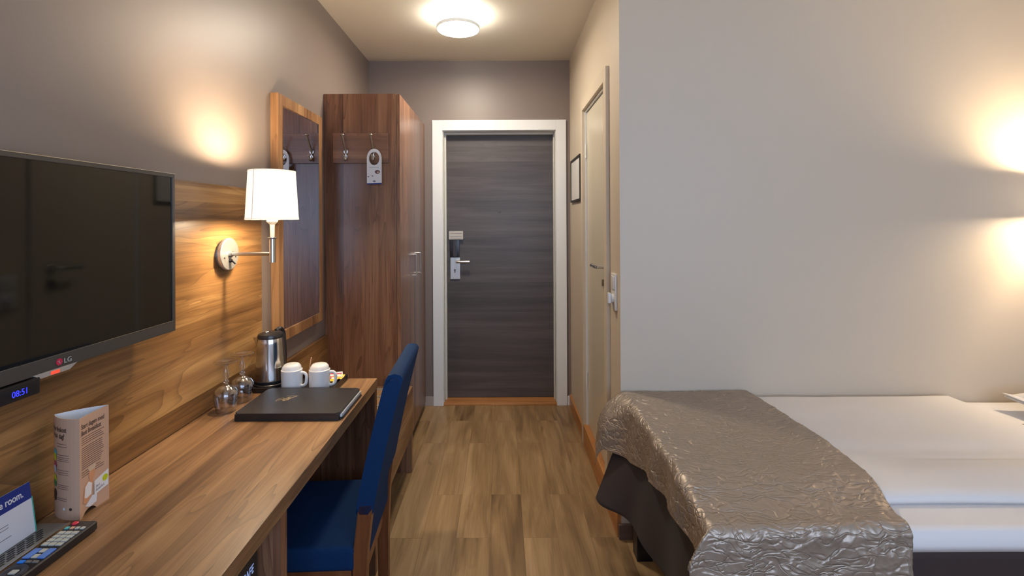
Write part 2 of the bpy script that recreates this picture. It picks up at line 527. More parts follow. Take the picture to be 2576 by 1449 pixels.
def tube(bm, pts, rad, n=12, cap=True, mi=0, flat=1.0, up=None):
    pts = [Vector(p) for p in pts]
    if not isinstance(rad, (list, tuple)):
        rad = [rad] * len(pts)
    rings = []
    prev = None
    for i, p in enumerate(pts):
        t = (pts[min(i + 1, len(pts) - 1)] - pts[max(i - 1, 0)]).normalized()
        if prev is None:
            u = Vector(up) if up else (Vector((0, 0, 1)) if abs(t.z) < 0.9 else Vector((1, 0, 0)))
        else:
            u = prev
        u = (u - t * u.dot(t)).normalized()
        prev = u
        w = t.cross(u)
        rings.append([bm.verts.new(p + (u * math.cos(2 * PI * k / n) * flat + w * math.sin(2 * PI * k / n)) * rad[i]) for k in range(n)])
    for A, B in zip(rings, rings[1:]):
        for k in range(n):
            f = bm.faces.new((A[k], A[(k + 1) % n], B[(k + 1) % n], B[k])); f.material_index = mi
    if cap:
        f = bm.faces.new(list(reversed(rings[0]))); f.material_index = mi
        f = bm.faces.new(rings[-1]); f.material_index = mi
    return bm


def smooth_path(pts, k=6):
    """Catmull-Rom through pts"""
    P = [Vector(p) for p in pts]
    P = [P[0] * 2 - P[1]] + P + [P[-1] * 2 - P[-2]]
    out = []
    for i in range(1, len(P) - 2):
        for j in range(k):
            t = j / k
            a, b, c, d = P[i - 1], P[i], P[i + 1], P[i + 2]
            out.append(0.5 * ((2 * b) + (c - a) * t + (2 * a - 5 * b + 4 * c - d) * t * t + (3 * b - a - 3 * c + d) * t ** 3))
    out.append(P[-2])
    return out


def prism(bm, pts2, o, r, u, depth, mi=0):
    """extrude a 2D outline; o origin, r/u axes, depth along r x u"""
    o, r, u = Vector(o), Vector(r).normalized(), Vector(u).normalized()
    nrm = r.cross(u)
    A = [bm.verts.new(o + r * a + u * b) for a, b in pts2]
    B = [bm.verts.new(o + r * a + u * b + nrm * depth) for a, b in pts2]
    n = len(pts2)
    f = bm.faces.new(list(reversed(A))); f.material_index = mi
    f = bm.faces.new(B); f.material_index = mi
    for i in range(n):
        f = bm.faces.new((A[i], A[(i + 1) % n], B[(i + 1) % n], B[i])); f.material_index = mi
    return bm


def ellipse(cx, cy, rx, ry, n=28, a0=0, a1=2 * PI):
    full = abs(a1 - a0 - 2 * PI) < 1e-6
    m = n if full else n + 1
    return [(cx + rx * math.cos(a0 + (a1 - a0) * i / n), cy + ry * math.sin(a0 + (a1 - a0) * i / n)) for i in range(m)]


def finer(bm, lim):
    bmesh.ops.triangulate(bm, faces=bm.faces[:])
    for _ in range(5):
        es = [e for e in bm.edges if e.calc_length() > lim]
        if not es:
            break
        bmesh.ops.subdivide_edges(bm, edges=es, cuts=1)
        bmesh.ops.triangulate(bm, faces=bm.faces[:])


def text(name, body, size, o, r, u, m, parent, depth=0.0004, align='LEFT', squeeze=1.0, kind=None, warp=None, bold=0.0):
    cu = bpy.data.curves.new(name, 'FONT')
    cu.body = body
    cu.size = size
    cu.align_x = align
    cu.extrude = depth / 2
    cu.space_line = 0.95
    cu.offset = bold
    t = bpy.data.objects.new(name, cu)
    C.objects.link(t)
    dg = bpy.context.evaluated_depsgraph_get()
    me = bpy.data.meshes.new_from_object(t.evaluated_get(dg))
    bpy.data.objects.remove(t, do_unlink=True)
    bpy.data.curves.remove(cu)
    o, r, u = Vector(o), Vector(r).normalized(), Vector(u).normalized()
    n = r.cross(u)
    bm = bmesh.new(); bm.from_mesh(me)
    if warp:
        finer(bm, size * 0.18)
    for v in bm.verts:
        if warp:
            v.co = warp(v.co.x * squeeze, v.co.y, v.co.z)
        else:
            v.co = o + r * (v.co.x * squeeze) + u * v.co.y + n * v.co.z
    bpy.data.meshes.remove(me)
    return obj(name, bm, m, parent)


# ------------------------------------------------------------------ SETTING
XL, XR, YB, YBED, XE, YW, ZC = -1.024, 0.532, 3.70, 2.146, 2.85, WINY, 2.67
T = 0.12
obj('floor', bx(XL - T, XE + T, YW - T, YB + T + 0.1, -0.1, 0), 'floor', kind='structure')
obj('ceiling', bx(XL - T, XE + T, YW - T, YB + T, ZC, ZC + 0.1), 'ceil', kind='structure')
obj('wall_left', bx(XL - T, XL, YW - T, YB + T, 0, ZC), 'taupe', kind='structure')
# back wall with the entrance door opening
DX0, DX1, DZ = -0.459, 0.4255, 2.133
bm = bmesh.new()
box(bm, XL, DX0, YB, YB + T, 0, ZC); box(bm, DX1, XR + 0.1, YB, YB + T, 0, ZC); box(bm, DX0, DX1, YB, YB + T, DZ, ZC)
obj('wall_back', bm, 'taupe', kind='structure')
BY0, BY1, BZ0, BZ1 = 2.40, 3.045, 0.13, 2.13
bm = bmesh.new()
box(bm, XR, XR + 0.10, YBED, BY0, 0, ZC); box(bm, XR, XR + 0.10, BY1, YB, 0, ZC)
box(bm, XR, XR + 0.10, BY0, BY1, BZ1, ZC); box(bm, XR, XR + 0.10, BY0, BY1, 0, BZ0 - 0.004)
obj('wall_right', bm, 'cream', kind='structure')
obj('wall_bedside', bx(XR + 0.10, XE + T, YBED, YBED + T, 0, ZC), 'cream', kind='structure')
obj('wall_end', bx(XE, XE + T, YW - T, YBED, 0, ZC), 'cream', kind='structure')
bm = bmesh.new()
box(bm, XL, WINX0, YW - T, YW, 0, ZC); box(bm, WINX1, XE, YW - T, YW, 0, ZC)
box(bm, WINX0, WINX1, YW - T, YW, 0, WINZ0); box(bm, WINX0, WINX1, YW - T, YW, WINZ1, ZC)
obj('wall_window', bm, 'cream', kind='structure')
w1 = thing('window_1', None, None, (WINX0, YW, WINZ0), kind='structure')
bm = bmesh.new()
for a, b in ((WINX0, WINX0 + 0.06), ((WINX0 + WINX1) / 2 - 0.03, (WINX0 + WINX1) / 2 + 0.03), (WINX1 - 0.06, WINX1)):
    box(bm, a, b, YW - 0.09, YW - 0.03, WINZ0, WINZ1, 0.004)
box(bm, WINX0 + 0.06, (WINX0 + WINX1) / 2 - 0.03, YW - 0.09, YW - 0.03, WINZ0, WINZ0 + 0.06, 0.004)
box(bm, (WINX0 + WINX1) / 2 + 0.03, WINX1 - 0.06, YW - 0.09, YW - 0.03, WINZ0, WINZ0 + 0.06, 0.004)
box(bm, WINX0 + 0.06, (WINX0 + WINX1) / 2 - 0.03, YW - 0.09, YW - 0.03, WINZ1 - 0.06, WINZ1, 0.004)
box(bm, (WINX0 + WINX1) / 2 + 0.03, WINX1 - 0.06, YW - 0.09, YW - 0.03, WINZ1 - 0.06, WINZ1, 0.004)
obj('window_frame', bm, 'white', w1)
for a, b in ((WINX0 + 0.06, (WINX0 + WINX1) / 2 - 0.03), ((WINX0 + WINX1) / 2 + 0.03, WINX1 - 0.06)):
    obj('window_pane', bx(a, b, YW - 0.064, YW - 0.058, WINZ0 + 0.06, WINZ1 - 0.06), 'pane', w1)

# baseboards and thresholds
obj('baseboard_right', bx(XR - 0.014, XR, BY1 + 0.05, YB - 0.012, 0, 0.085, 0.003), 'beech', kind='structure')
obj('baseboard_bed', bx(XR - 0.014, 1.4, YBED - 0.014, YBED, 0, 0.066, 0.003), wood('brown_baseboard', 0, lin(0.10, 0.06, 0.05), lin(0.16, 0.10, 0.08), lin(0.22, 0.14, 0.11), seed=3, vein=0.2), kind='structure')
bm = bmesh.new()
box(bm, -0.60, DX0 - 0.074, YB - 0.014, YB, 0, 0.07, 0.003)
obj('baseboard_back', bm, mat('pinkish_white_skirting', lin(0.42, 0.36, 0.33), 0.4), kind='structure')
obj('baseboard_back_right', bx(DX1 + 0.077, XR - 0.002, YB - 0.014, YB, 0, 0.07, 0.003), 'white', kind='structure')
obj('trim_1', bx(DX0, DX1, YB - 0.01, YB + T + 0.06, 0, 0.022, 0.006), 'beech_x', kind='structure')
obj('trim_2', bx(XR - 0.018, XR + 0.03, BY0 - 0.25, BY1 - 0.004, 0, BZ0, 0.003), 'beech', kind='structure')

# entrance door
d1 = thing('door_1', None, None, (0, YB, 0), kind='structure')
CW = 0.0745
bm = bmesh.new()
box(bm, DX0 - CW, DX0 + 0.004, YB - 0.018, YB, 0, DZ + CW, 0.003)
box(bm, DX1 - 0.004, DX1 + CW, YB - 0.018, YB, 0, DZ + CW, 0.003)
box(bm, DX0 + 0.004, DX1 - 0.004, YB - 0.018, YB, DZ - 0.004, DZ + CW, 0.003)
obj('door_casing', bm, 'white', d1)
bm = bmesh.new()
box(bm, DX0, DX0 + 0.010, YB, YB + 0.06, 0.022, DZ); box(bm, DX1 - 0.010, DX1, YB, YB + 0.06, 0.022, DZ)
box(bm, DX0 + 0.010, DX1 - 0.010, YB, YB + 0.06, DZ - 0.010, DZ)
box(bm, DX0, DX0 + 0.024, YB + 0.06, YB + T, 0.022, DZ, 0.002); box(bm, DX1 - 0.018, DX1, YB + 0.06, YB + T, 0.022, DZ, 0.002)
box(bm, DX0 + 0.024, DX1 - 0.018, YB + 0.06, YB + T, DZ - 0.024, DZ, 0.002)
obj('door_jamb', bm, mat('door_jamb_paint', lin(0.60, 0.60, 0.55), 0.35), d1)
LY = YB + 0.10
leaf = obj('door_leaf', bx(DX0 + 0.0245, DX1 - 0.0185, LY, LY + 0.04, 0.024, DZ - 0.025, 0.002), 'darkdoor', d1)
ft = LY
lk = obj('lock_plate', bx(-0.409, -0.333, ft - 0.012, ft, 0.968, 1.139, 0.002), 'satin_nickel', d1)
bm = bmesh.new()
lathe(bm, [(0, -0.0008), (0.006, -0.0008), (0.006, 0), (0, 0)], -0.373, ft - 0.0122, 1.040, 16, 'Y')
box(bm, -0.3765, -0.3695, ft - 0.0130, ft - 0.0122, 1.018, 1.038)
obj('keyhole', bm, 'blackm', lk)
bm = bmesh.new()
tube(bm, [(-0.358, ft - 0.012, 1.107), (-0.358, ft - 0.052, 1.107)], 0.009, 14)
tube(bm, smooth_path([(-0.358, ft - 0.050, 1.107), (-0.33, ft - 0.054, 1.107), (-0.253, ft - 0.054, 1.107)]), 0.0105, 14)
obj('door_handle', bm, 'steel', d1, smooth=True)
bm = bmesh.new()
box(bm, -0.412, -0.336, ft - 0.022, ft, 1.142, 1.281, 0.006)
cr = obj('card_reader', bm, 'black', d1, smooth=True)
obj('reader_ridge', bx(-0.386, -0.358, ft - 0.030, ft - 0.022, 1.146, 1.276, 0.004), mat('dark_grey_plastic', lin(0.035, 0.03, 0.035), 0.35), cr)
pl = obj('notice_card', bx(-0.418, -0.306, ft - 0.026, ft, 1.283, 1.348, 0.0015), 'plaster', d1)
bm = bmesh.new()
for z in (1.330, 1.306, 1.293):
    box(bm, -0.408, -0.316, ft - 0.0266, ft - 0.026, z - 0.0015, z + 0.0015)
obj('printed_line', bm, 'inkgrey', pl)
obj('spyhole', lathe(bmesh.new(), [(0, -0.003), (0.009, -0.003), (0.011, 0), (0, 0)], -0.02, ft, 1.50, 20, 'Y'), 'darkdoor', d1, smooth=True)

# bathroom door in the right wall
d2 = thing('door_2', None, None, (XR, (BY0 + BY1) / 2, 0), kind='structure')
bm = bmesh.new()
box(bm, XR - 0.018, XR, BY0 - 0.052, BY0 + 0.008, BZ0, BZ1 + 0.06, 0.002)
box(bm, XR - 0.018, XR, BY1 - 0.008, BY1 + 0.052, 0, BZ1 + 0.06, 0.002)
box(bm, XR - 0.018, XR, BY0 + 0.008, BY1 - 0.008, BZ1 - 0.004, BZ1 + 0.06, 0.002)
obj('door_casing', bm, 'cream', d2)
bm = bmesh.new()
box(bm, XR, XR + 0.09, BY1 - 0.016, BY1, BZ0, BZ1); box(bm, XR, XR + 0.09, BY0, BY0 + 0.016, BZ0, BZ1)
box(bm, XR, XR + 0.09, BY0 + 0.016, BY1 - 0.016, BZ1 - 0.016, BZ1)
obj('door_jamb', bm, 'white', d2)
lf2 = obj('door_leaf', bx(XR + 0.012, XR + 0.05, BY0 + 0.019, BY1 - 0.019, BZ0 + 0.006, BZ1 - 0.022, 0.002), 'doorcream', d2)
for z in (1.87, 0.42):
    bm = bmesh.new()
    tube(bm, [(XR + 0.004, BY1 - 0.017, z - 0.045), (XR + 0.004, BY1 - 0.017, z + 0.045)], 0.006, 10)
    obj('hinge', bm, 'white', d2, smooth=True)
lx = XR + 0.012
bm = bmesh.new()
lathe(bm, [(0, -0.008), (0.022, -0.008), (0.026, -0.004), (0.026, 0), (0, 0)], lx, 2.475, 1.186, 24, 'X')
tube(bm, [(lx, 2.475, 1.186), (lx - 0.052, 2.475, 1.186)], 0.009, 12)
tube(bm, smooth_path([(lx - 0.050, 2.472, 1.186), (lx - 0.055, 2.50, 1.186), (lx - 0.053, 2.60, 1.184)]), [0.0095] * 12 + [0.011], 12)
obj('door_handle', bm, 'chrome', d2, smooth=True)
bm = bmesh.new()
lathe(bm, [(0, -0.007), (0.022, -0.007), (0.026, -0.003), (0.026, 0), (0, 0)], lx, 2.475, 1.105, 24, 'X')
box(bm, lx - 0.026, lx - 0.006, 2.470, 2.480, 1.088, 1.122, 0.003)
obj('thumb_turn', bm, mat('aged_bronze', lin(0.20, 0.15, 0.09), 0.3, 0.9), d2, smooth=True)

# ------------------------------------------------------------------ left side: panels, desk, bench, wardrobe
PX = -1.004
o = obj('wall_panel', bx(XL, PX, -0.6, 1.995, 0.787, 1.562, 0.0015), 'wood_panel', origin=(XL, 0.7, 0.787))
tag(o, 'long walnut panel with flowing horizontal grain behind the television and the swing lamp', 'wall panel')
o = obj('wall_panel', bx(XL, PX, 1.998, 2.748, 0.483, 0.778, 0.0015), 'wood_panel', origin=(XL, 2.4, 0.483))
tag(o, 'low walnut backboard under the mirror, running from the desk to the wardrobe', 'wall panel')

DT, DXF, DY1 = 0.785, -0.514, 1.96
dk = thing('desk', 'long built-in walnut desk along the left wall with thick front edge', 'desk', (XL, 1.0, 0))
obj('desk_top', bx(XL, DXF, -0.6, DY1, DT - 0.040, DT, 0.0018), 'wood_y', dk)
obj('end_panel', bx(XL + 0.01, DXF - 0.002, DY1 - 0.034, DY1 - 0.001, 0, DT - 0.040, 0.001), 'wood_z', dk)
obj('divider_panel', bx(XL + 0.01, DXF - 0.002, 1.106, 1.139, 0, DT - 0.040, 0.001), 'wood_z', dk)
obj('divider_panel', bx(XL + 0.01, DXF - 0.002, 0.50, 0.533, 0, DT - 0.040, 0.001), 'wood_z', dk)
obj('shelf', bx(XL + 0.01, DXF - 0.02, 0.5335, 1.1055, 0.455, 0.475, 0.001), 'wood_y', dk)
sf = thing('safe', 'dark grey room safe on the shelf under the desk', 'safe', (-0.75, 0.82, 0.475))
obj('safe_body', bx(-0.97, -0.570, 0.56, 1.094, 0.476, 0.700, 0.004), 'blackm', sf)
dr = obj('safe_door', bx(-0.570, -0.556, 0.585, 1.080, 0.488, 0.690, 0.003), mat('dark_grey_steel', lin(0.025, 0.024, 0.022), 0.35, 0.3), sf)
text('safe_lettering', 'SAFE', 0.028, (-0.5555, 1.020, 0.652), (0, 1, 0), (0, 0, 1), 'safetext', dr, squeeze=0.72)

bn = thing('luggage_bench', 'low walnut luggage bench with pale metal strips between desk and wardrobe', 'bench', (-0.77, 2.35, 0))
obj('bench_top', bx(XL + 0.001, -0.517, DY1 + 0.002, 2.746, 0.452, 0.480, 0.0015), 'wood_y', bn)
obj('apron', bx(-0.537, -0.517, DY1 + 0.002, 2.746, 0.212, 0.451, 0.001), 'wood_y', bn)
obj('end_panel', bx(XL + 0.01, -0.518, 2.712, 2.745, 0, 0.2115, 0.001), 'wood_z', bn)
for y in (2.10, 2.215, 2.33, 2.45, 2.575, 2.69):
    obj('metal_strip', bx(XL + 0.03, -0.535, y - 0.009, y + 0.009, 0.480, 0.486, 0.002), 'satin_nickel', bn)

wr = thing('wardrobe', 'tall walnut wardrobe with two doors beside the entrance door', 'wardrobe', (-0.80, 3.2, 0))
WX, WY0, WY1, WZ = -0.585, 2.75, 3.635, 2.165
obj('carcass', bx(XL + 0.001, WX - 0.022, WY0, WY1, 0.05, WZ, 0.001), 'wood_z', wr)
obj('plinth', bx(XL + 0.001, WX - 0.05, WY0 + 0.03, WY1 - 0.03, 0, 0.05), mat('dark_plinth', lin(0.07, 0.03, 0.015), 0.5), wr)
ym = (WY0 + WY1) / 2
for a, b, hy in ((WY0 + 0.001, ym - 0.0015, ym - 0.075), (ym + 0.0015, WY1 - 0.001, ym + 0.085)):
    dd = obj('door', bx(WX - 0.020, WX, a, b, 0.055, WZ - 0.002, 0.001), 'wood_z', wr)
    bm = bmesh.new()
    tube(bm, [(WX, hy, 1.212), (WX + 0.028, hy, 1.212)], 0.0045, 10)
    tube(bm, [(WX, hy, 1.076), (WX + 0.028, hy, 1.076)], 0.0045, 10)
    tube(bm, [(WX + 0.028, hy, 1.070), (WX + 0.028, hy, 1.218)], 0.005, 10)
    obj('handle', bm, 'steel', dd, smooth=True)

# coat rack on the wardrobe side
HY = WY0
cr = thing('coat_rack', 'walnut board with two nickel coat hooks fixed to the wardrobe side', 'coat rack', (-0.80, HY, 1.85))
BF = HY - 0.018
obj('rack_board', bx(-0.965, -0.648, BF, HY, 1.764, 1.935, 0.0015), wood('walnut_rack', 0, ZD, ZM, ZL, seed=12, strip=0.2, vein=0.5), cr)
for hx in (-0.888, -0.731):
    bm = bmesh.new()
    tube(bm, smooth_path([(hx, BF - 0.066, 1.910), (hx, BF - 0.056, 1.892), (hx, BF - 0.026, 1.852), (hx, BF - 0.008, 1.820), (hx, BF - 0.006, 1.796),
                          (hx, BF - 0.016, 1.779), (hx, BF - 0.034, 1.780), (hx, BF - 0.042, 1.797)]),
         [0.006] * 8 + [0.0055] * 30 + [0.0052] * 5, 12)
    tube(bm, [(hx, BF, 1.828), (hx, BF - 0.008, 1.828)], 0.012, 14)
    tube(bm, [(hx, BF, 1.800), (hx, BF - 0.008, 1.800)], 0.009, 14)
    lathe(bm, [(0, 0.004), (0.010, 0.003), (0.0115, 0), (0.008, -0.004), (0.004, -0.012), (0, -0.013)], hx, BF - 0.067, 1.914, 16)
    lathe(bm, [(0, 0.007), (0.006, 0.004), (0.007, 0), (0.005, -0.004), (0, -0.006)], hx, BF - 0.043, 1.800, 14)
    obj('coat_hook', bm, 'steel', cr, smooth=True)

# do-not-disturb hanger
hx, hyy = -0.722, BF - 0.024
hg = thing('door_hanger', 'white paper door hanger on the right-hand coat hook', 'door hanger', (hx, hyy, 1.64))
N_ = 64
hw, z0, z1, hc = 0.042, 1.640, 1.842, 1.786
bm = bmesh.new()
inn, out = [], []
for i in range(N_):
    a = 2 * PI * i / N_
    dx, dz = math.cos(a), math.sin(a)
    inn.append((0.029 * dx, hc + 0.037 * dz))
    if dz >= 0:
        out.append((hw * dx, hc + (z1 - hc) * dz))
    else:
        t = min(hw / abs(dx) if abs(dx) > 1e-6 else 9, (hc - z0) / abs(dz))
        out.append((dx * t, hc + dz * t))
# force exact lower corners
ci = [min(range(N_), key=lambda i: (out[i][0] - sx * hw) ** 2 + (out[i][1] - z0) ** 2) for sx in (1, -1)]
out[ci[0]] = (hw, z0); out[ci[1]] = (-hw, z0)
lay = []
for yy in (hyy, hyy + 0.0008):
    lay.append(([bm.verts.new((hx + x, yy, z)) for x, z in inn], [bm.verts.new((hx + x, yy, z)) for x, z in out]))
for (I, O) in lay:
    for i in range(N_):
        j = (i + 1) % N_
        bm.faces.new((I[i], I[j], O[j], O[i]))
for k in (0, 1):
    for i in range(N_):
        j = (i + 1) % N_
        bm.faces.new((lay[0][k][i], lay[0][k][j], lay[1][k][j], lay[1][k][i]))
hb = obj('hanger_sheet', bm, 'paper', hg)
o3, r3, u3 = (hx, hyy, 1.64), (1, 0, 0), (0, 0, 1)
bm = bmesh.new(); prism(bm, [(-0.042, 0), (0.042, 0), (0.042, 0.009), (-0.042, 0.006)], o3, r3, u3, 0.0004)
obj('blue_border', bm, 'navy', hb)
bm = bmesh.new()
prism(bm, ellipse(0.018, 0.070, 0.0145, 0.0105), o3, r3, u3, 0.0004)
prism(bm, ellipse(-0.034, 0.043, 0.005, 0.003, 12), o3, r3, u3, 0.0004)
prism(bm, ellipse(-0.010, 0.046, 0.006, 0.004, 3), o3, r3, u3, 0.0004)
prism(bm, [(-0.027, 0.049), (-0.005, 0.050), (-0.005, 0.051), (-0.027, 0.050)], o3, r3, u3, 0.0004)
obj('printed_drawing', bm, mat('maroon_ink', lin(0.10, 0.04, 0.06), 0.6), hb)
bm = bmesh.new(); prism(bm, ellipse(0.0, 0.017, 0.009, 0.0055, 18), o3, r3, u3, 0.0004)
obj('printed_badge', bm, 'inkgrey', hb)
bm = bmesh.new(); prism(bm, [(-0.028, 0.094), (0.030, 0.0955), (0.030, 0.0965), (-0.028, 0.095)], o3, r3, u3, 0.0003)
obj('printed_rule', bm, 'inkgrey', hb)
bm = bmesh.new(); prism(bm, ellipse(0.021, 0.068, 0.007, 0.005), (hx, hyy - 0.0004, 1.64), r3, u3, 0.0003)
obj('printed_highlight', bm, 'kraft', hb)

# mirror
MX, MY0, MY1, MZ0, MZ1 = -0.988, 2.113, 2.632, 0.888, 2.003
mr = thing('wall_mirror', 'tall mirror in a thick walnut frame between the swing lamp and wardrobe', 'mirror', (XL, 2.37, MZ0))
bm = bmesh.new()
fw = 0.047
box(bm, XL + 0.001, MX, MY0, MY0 + fw, MZ0, MZ1, 0.001); box(bm, XL + 0.001, MX, MY1 - fw, MY1, MZ0, MZ1, 0.001)
box(bm, XL + 0.001, MX, MY0 + fw, MY1 - fw, MZ0, MZ0 + fw, 0.001); box(bm, XL + 0.001, MX, MY0 + fw, MY1 - fw, MZ1 - fw, MZ1, 0.001)
obj('mirror_frame', bm, 'wood_mirror', mr)
bm = bmesh.new()
prism(bm, [(MX - 0.018, MY0 + fw), (MX - 0.0085, MY0 + fw), (MX - 0.0010, MY1 - fw), (MX - 0.018, MY1 - fw)], (0, 0, MZ0 + fw), (1, 0, 0), (0, 1, 0), MZ1 - MZ0 - 2 * fw)
obj('mirror_glass', bm, 'mirror', mr)

# ------------------------------------------------------------------ swing sconces
def make_sconce():
    t = thing('wall_lamp', 'lit swing-arm wall lamp with white drum shade beside the television', 'wall lamp', (0, 0, 0), 'swing-arm wall lamps', local=True)
    bp_ = obj('back_plate', lathe(bmesh.new(), [(0, 0), (0.050, 0), (0.050, 0.010), (0.058, 0.011), (0.058, 0.020), (0.056, 0.022), (0, 0.022)], 0, 0, 0, 56, 'X'), 'satin_nickel', t, smooth=True)
    for sy_ in (-0.035, 0.035):
        obj('screw', lathe(bmesh.new(), [(0, 0.0245), (0.003, 0.024), (0.003, 0.022)], 0, sy_, -0.012, 12, 'X'), 'blackm', bp_)
    bm = bmesh.new()
    lathe(bm, [(0, 0.032), (0.005, 0.031), (0.007, 0.022)], 0, -0.002, -0.024, 16, 'X')
    tube(bm, [(0.030, -0.002, -0.024), (0.040, 0.002, -0.036)], 0.0028, 8)
    obj('toggle_switch', bm, 'black', t, smooth=True)
    bm = bmesh.new()
    tube(bm, [(0.022, 0, 0), (0.175, 0, 0)], 0.0068, 18)
    lathe(bm, [(0.011, 0.022), (0.011, 0.030), (0.007, 0.032)], 0, 0, 0, 20, 'X')
    obj('arm', bm, 'steel', t, smooth=True)
    cx = 0.175
    obj('pivot_tube', lathe(bmesh.new(), [(0, -0.031), (0.0105, -0.031), (0.0105, 0.054), (0, 0.054)], cx, 0, 0, 24), 'steel', t, smooth=True)
    obj('flange', lathe(bmesh.new(), [(0, 0.054), (0.010, 0.055), (0.0165, 0.058), (0.0165, 0.060), (0, 0.060)], cx, 0, 0, 28), 'steel', t, smooth=True)
    obj('stem', lathe(bmesh.new(), [(0.0075, 0.060), (0.0080, 0.100), (0.0090, 0.106), (0.019, 0.116), (0.0195, 0.124), (0, 0.124)], cx, 0, 0, 28), mat('cream_lamp_enamel', lin(0.72, 0.69, 0.60), 0.35), t, smooth=True)
    z0_, z1_, r0_, r1_ = 0.124, 0.299, 0.0885, 0.0785
    bm = lathe(bmesh.new(), [(r0_, z0_), (r1_, z1_), (r1_ - 0.0015, z1_), (r0_ - 0.0015, z0_)], cx, 0, 0, 64, close=True)
    sh = obj('lamp_shade', bm, 'shade', t, smooth=True)
    mbind = mat('lit_shade_binding', lin(0.8, 0.72, 0.6), 0.8, emit=(1, 0.88, 0.7, 1), es=0.55)
    for rr, za, zb in ((r0_ + 0.0006, z0_ - 0.0005, z0_ + 0.006), (r1_ + 0.0006, z1_ - 0.005, z1_ + 0.0005)):
        obj('shade_binding', lathe(bmesh.new(), [(rr - 0.0012, za), (rr, za), (rr, zb), (rr - 0.0012, zb)], cx, 0, 0, 64, close=True), mbind, sh, smooth=True)
    bm = bmesh.new()
    a = math.radians(-110)
    for k in range(1):
        ring = []
        for zz, rr in ((z0_, r0_), (z1_, r1_)):
            for da in (-0.022, 0.022):
                ring.append(bm.verts.new((cx + (rr + 0.0008) * math.cos(a + da), (rr + 0.0008) * math.sin(a + da), zz)))
        bm.faces.new((ring[0], ring[1], ring[3], ring[2]))
    obj('shade_seam', bm, 'shadetrim', sh)
    bm = bmesh.new()
    for k in range(3):
        a = 2 * PI * k / 3 + 0.5
        tube(bm, [(cx, 0, z0_ + 0.010), (cx + (r0_ - 0.002) * math.cos(a), (r0_ - 0.002) * math.sin(a), z0_ + 0.010)], 0.0015, 6)
    obj('shade_spider', bm, 'steel', sh)
    obj('bulb', lathe(bmesh.new(), [(0.012, 0.124), (0.011, 0.215), (0.020, 0.235), (0.025, 0.258), (0.021, 0.280), (0.011, 0.288), (0, 0.290)], cx, 0, 0, 24), 'bulb', t, smooth=True)
    return t


sc1 = make_sconce()
sc1.location = (PX, 1.724, 1.314)
sc2 = copy_tree(sc1)
sc2.location = (2.43, YBED, 1.314)
sc2.rotation_euler = (0, 0, -PI / 2)
sc2['label'] = 'swing-arm wall lamp above the head of the bed, at the far right'

# ceiling light
cl = thing('ceiling_light', 'round glowing white ceiling light in front of the entrance door', 'ceiling light', (-0.257, 2.90, ZC))
lx_, ly_ = -0.257, 2.88
obj('ceiling_mount', lathe(bmesh.new(), [(0, 0), (0.06, 0), (0.06, -0.035), (0, -0.035)], lx_, ly_, ZC, 40), 'white', cl, smooth=True)
obj('diffuser', lathe(bmesh.new(), [(0, -0.036), (0.118, -0.036), (0.1235, -0.042), (0.1245, -0.080), (0.117, -0.089), (0, -0.094)], lx_, ly_, ZC, 64), 'diffuser', cl, smooth=True)
obj('trim_ring', lathe(bmesh.new(), [(0.1255, -0.068), (0.1305, -0.068), (0.1305, -0.086), (0.1255, -0.086)], lx_, ly_, ZC, 64, close=True), 'white', cl, smooth=True)
lamp('ceiling_glow', 'AREA', (lx_, ly_, ZC - 0.10), CEIL_W, WARM2, (0, 0, 0), shape='DISK', size=0.22)

# ------------------------------------------------------------------ television
TX, TY0, TY1, TZ0, TZ1 = -0.950, 0.655, 1.388, 1.115, 1.571
tv = thing('television', 'flat black television with grey bezel mounted on the walnut panel', 'television', (-0.950, 1.388, TZ0), rotz=-0.022)
bm = bmesh.new()
box(bm, TX - 0.018, TX, TY0, TY1, TZ1 - 0.012, TZ1, 0.002)
box(bm, TX - 0.018, TX, TY0, TY1, TZ0, TZ0 + 0.030, 0.002)
box(bm, TX - 0.018, TX, TY0, TY0 + 0.011, TZ0 + 0.030, TZ1 - 0.012, 0.001)
box(bm, TX - 0.018, TX, TY1 - 0.011, TY1, TZ0 + 0.030, TZ1 - 0.012, 0.001)
bz = obj('bezel', bm, 'tvframe', tv)
obj('bezel_highlight_strip', bx(TX - 0.001, TX + 0.0008, TY0 + 0.011, TY1 - 0.011, TZ0 + 0.030, TZ0 + 0.0315), 'chrome', bz)
obj('bezel_highlight_strip', bx(TX - 0.001, TX + 0.0008, TY0, TY1, TZ1 - 0.0015, TZ1), 'chrome', bz)
obj('screen', bx(TX - 0.016, TX - 0.003, TY0 + 0.011, TY1 - 0.011, TZ0 + 0.030, TZ1 - 0.012), 'screen', tv)
obj('rear_housing', bx(TX - 0.030, TX - 0.018, TY0 + 0.20, TY1 - 0.06, TZ0 + 0.03, TZ1 - 0.05, 0.008), 'blackm', tv)
obj('wall_bracket', bx(PX + 0.019, TX - 0.030, 0.95, 1.15, 1.25, 1.45), 'blackm', tv)
bm = bmesh.new()
prism(bm, [(-0.052, 0.002), (-0.035, -0.009), (0.03, -0.009), (0.048, 0.002)], (TX - 0.010, 1.026, TZ0), (0, 1, 0), (0, 0, 1), 0.010)
lip = obj('standby_light_lip', bm, 'clearpl', tv)
bm = bmesh.new(); box(bm, TX, TX + 0.0006, 1.012, 1.032, TZ0 - 0.008, TZ0 - 0.001)
obj('standby_light', bm, 'led_red', lip)
text('logo_letters', 'LG', 0.0155, (TX + 0.0002, 1.0415, TZ0 + 0.0085), (0, 1, 0), (0, 0, 1), 'logogrey', bz, depth=0.001)
bm = bmesh.new()
o_, r_, u_ = (TX + 0.0002, 1.031, TZ0 + 0.0145), (0, 1, 0), (0, 0, 1)
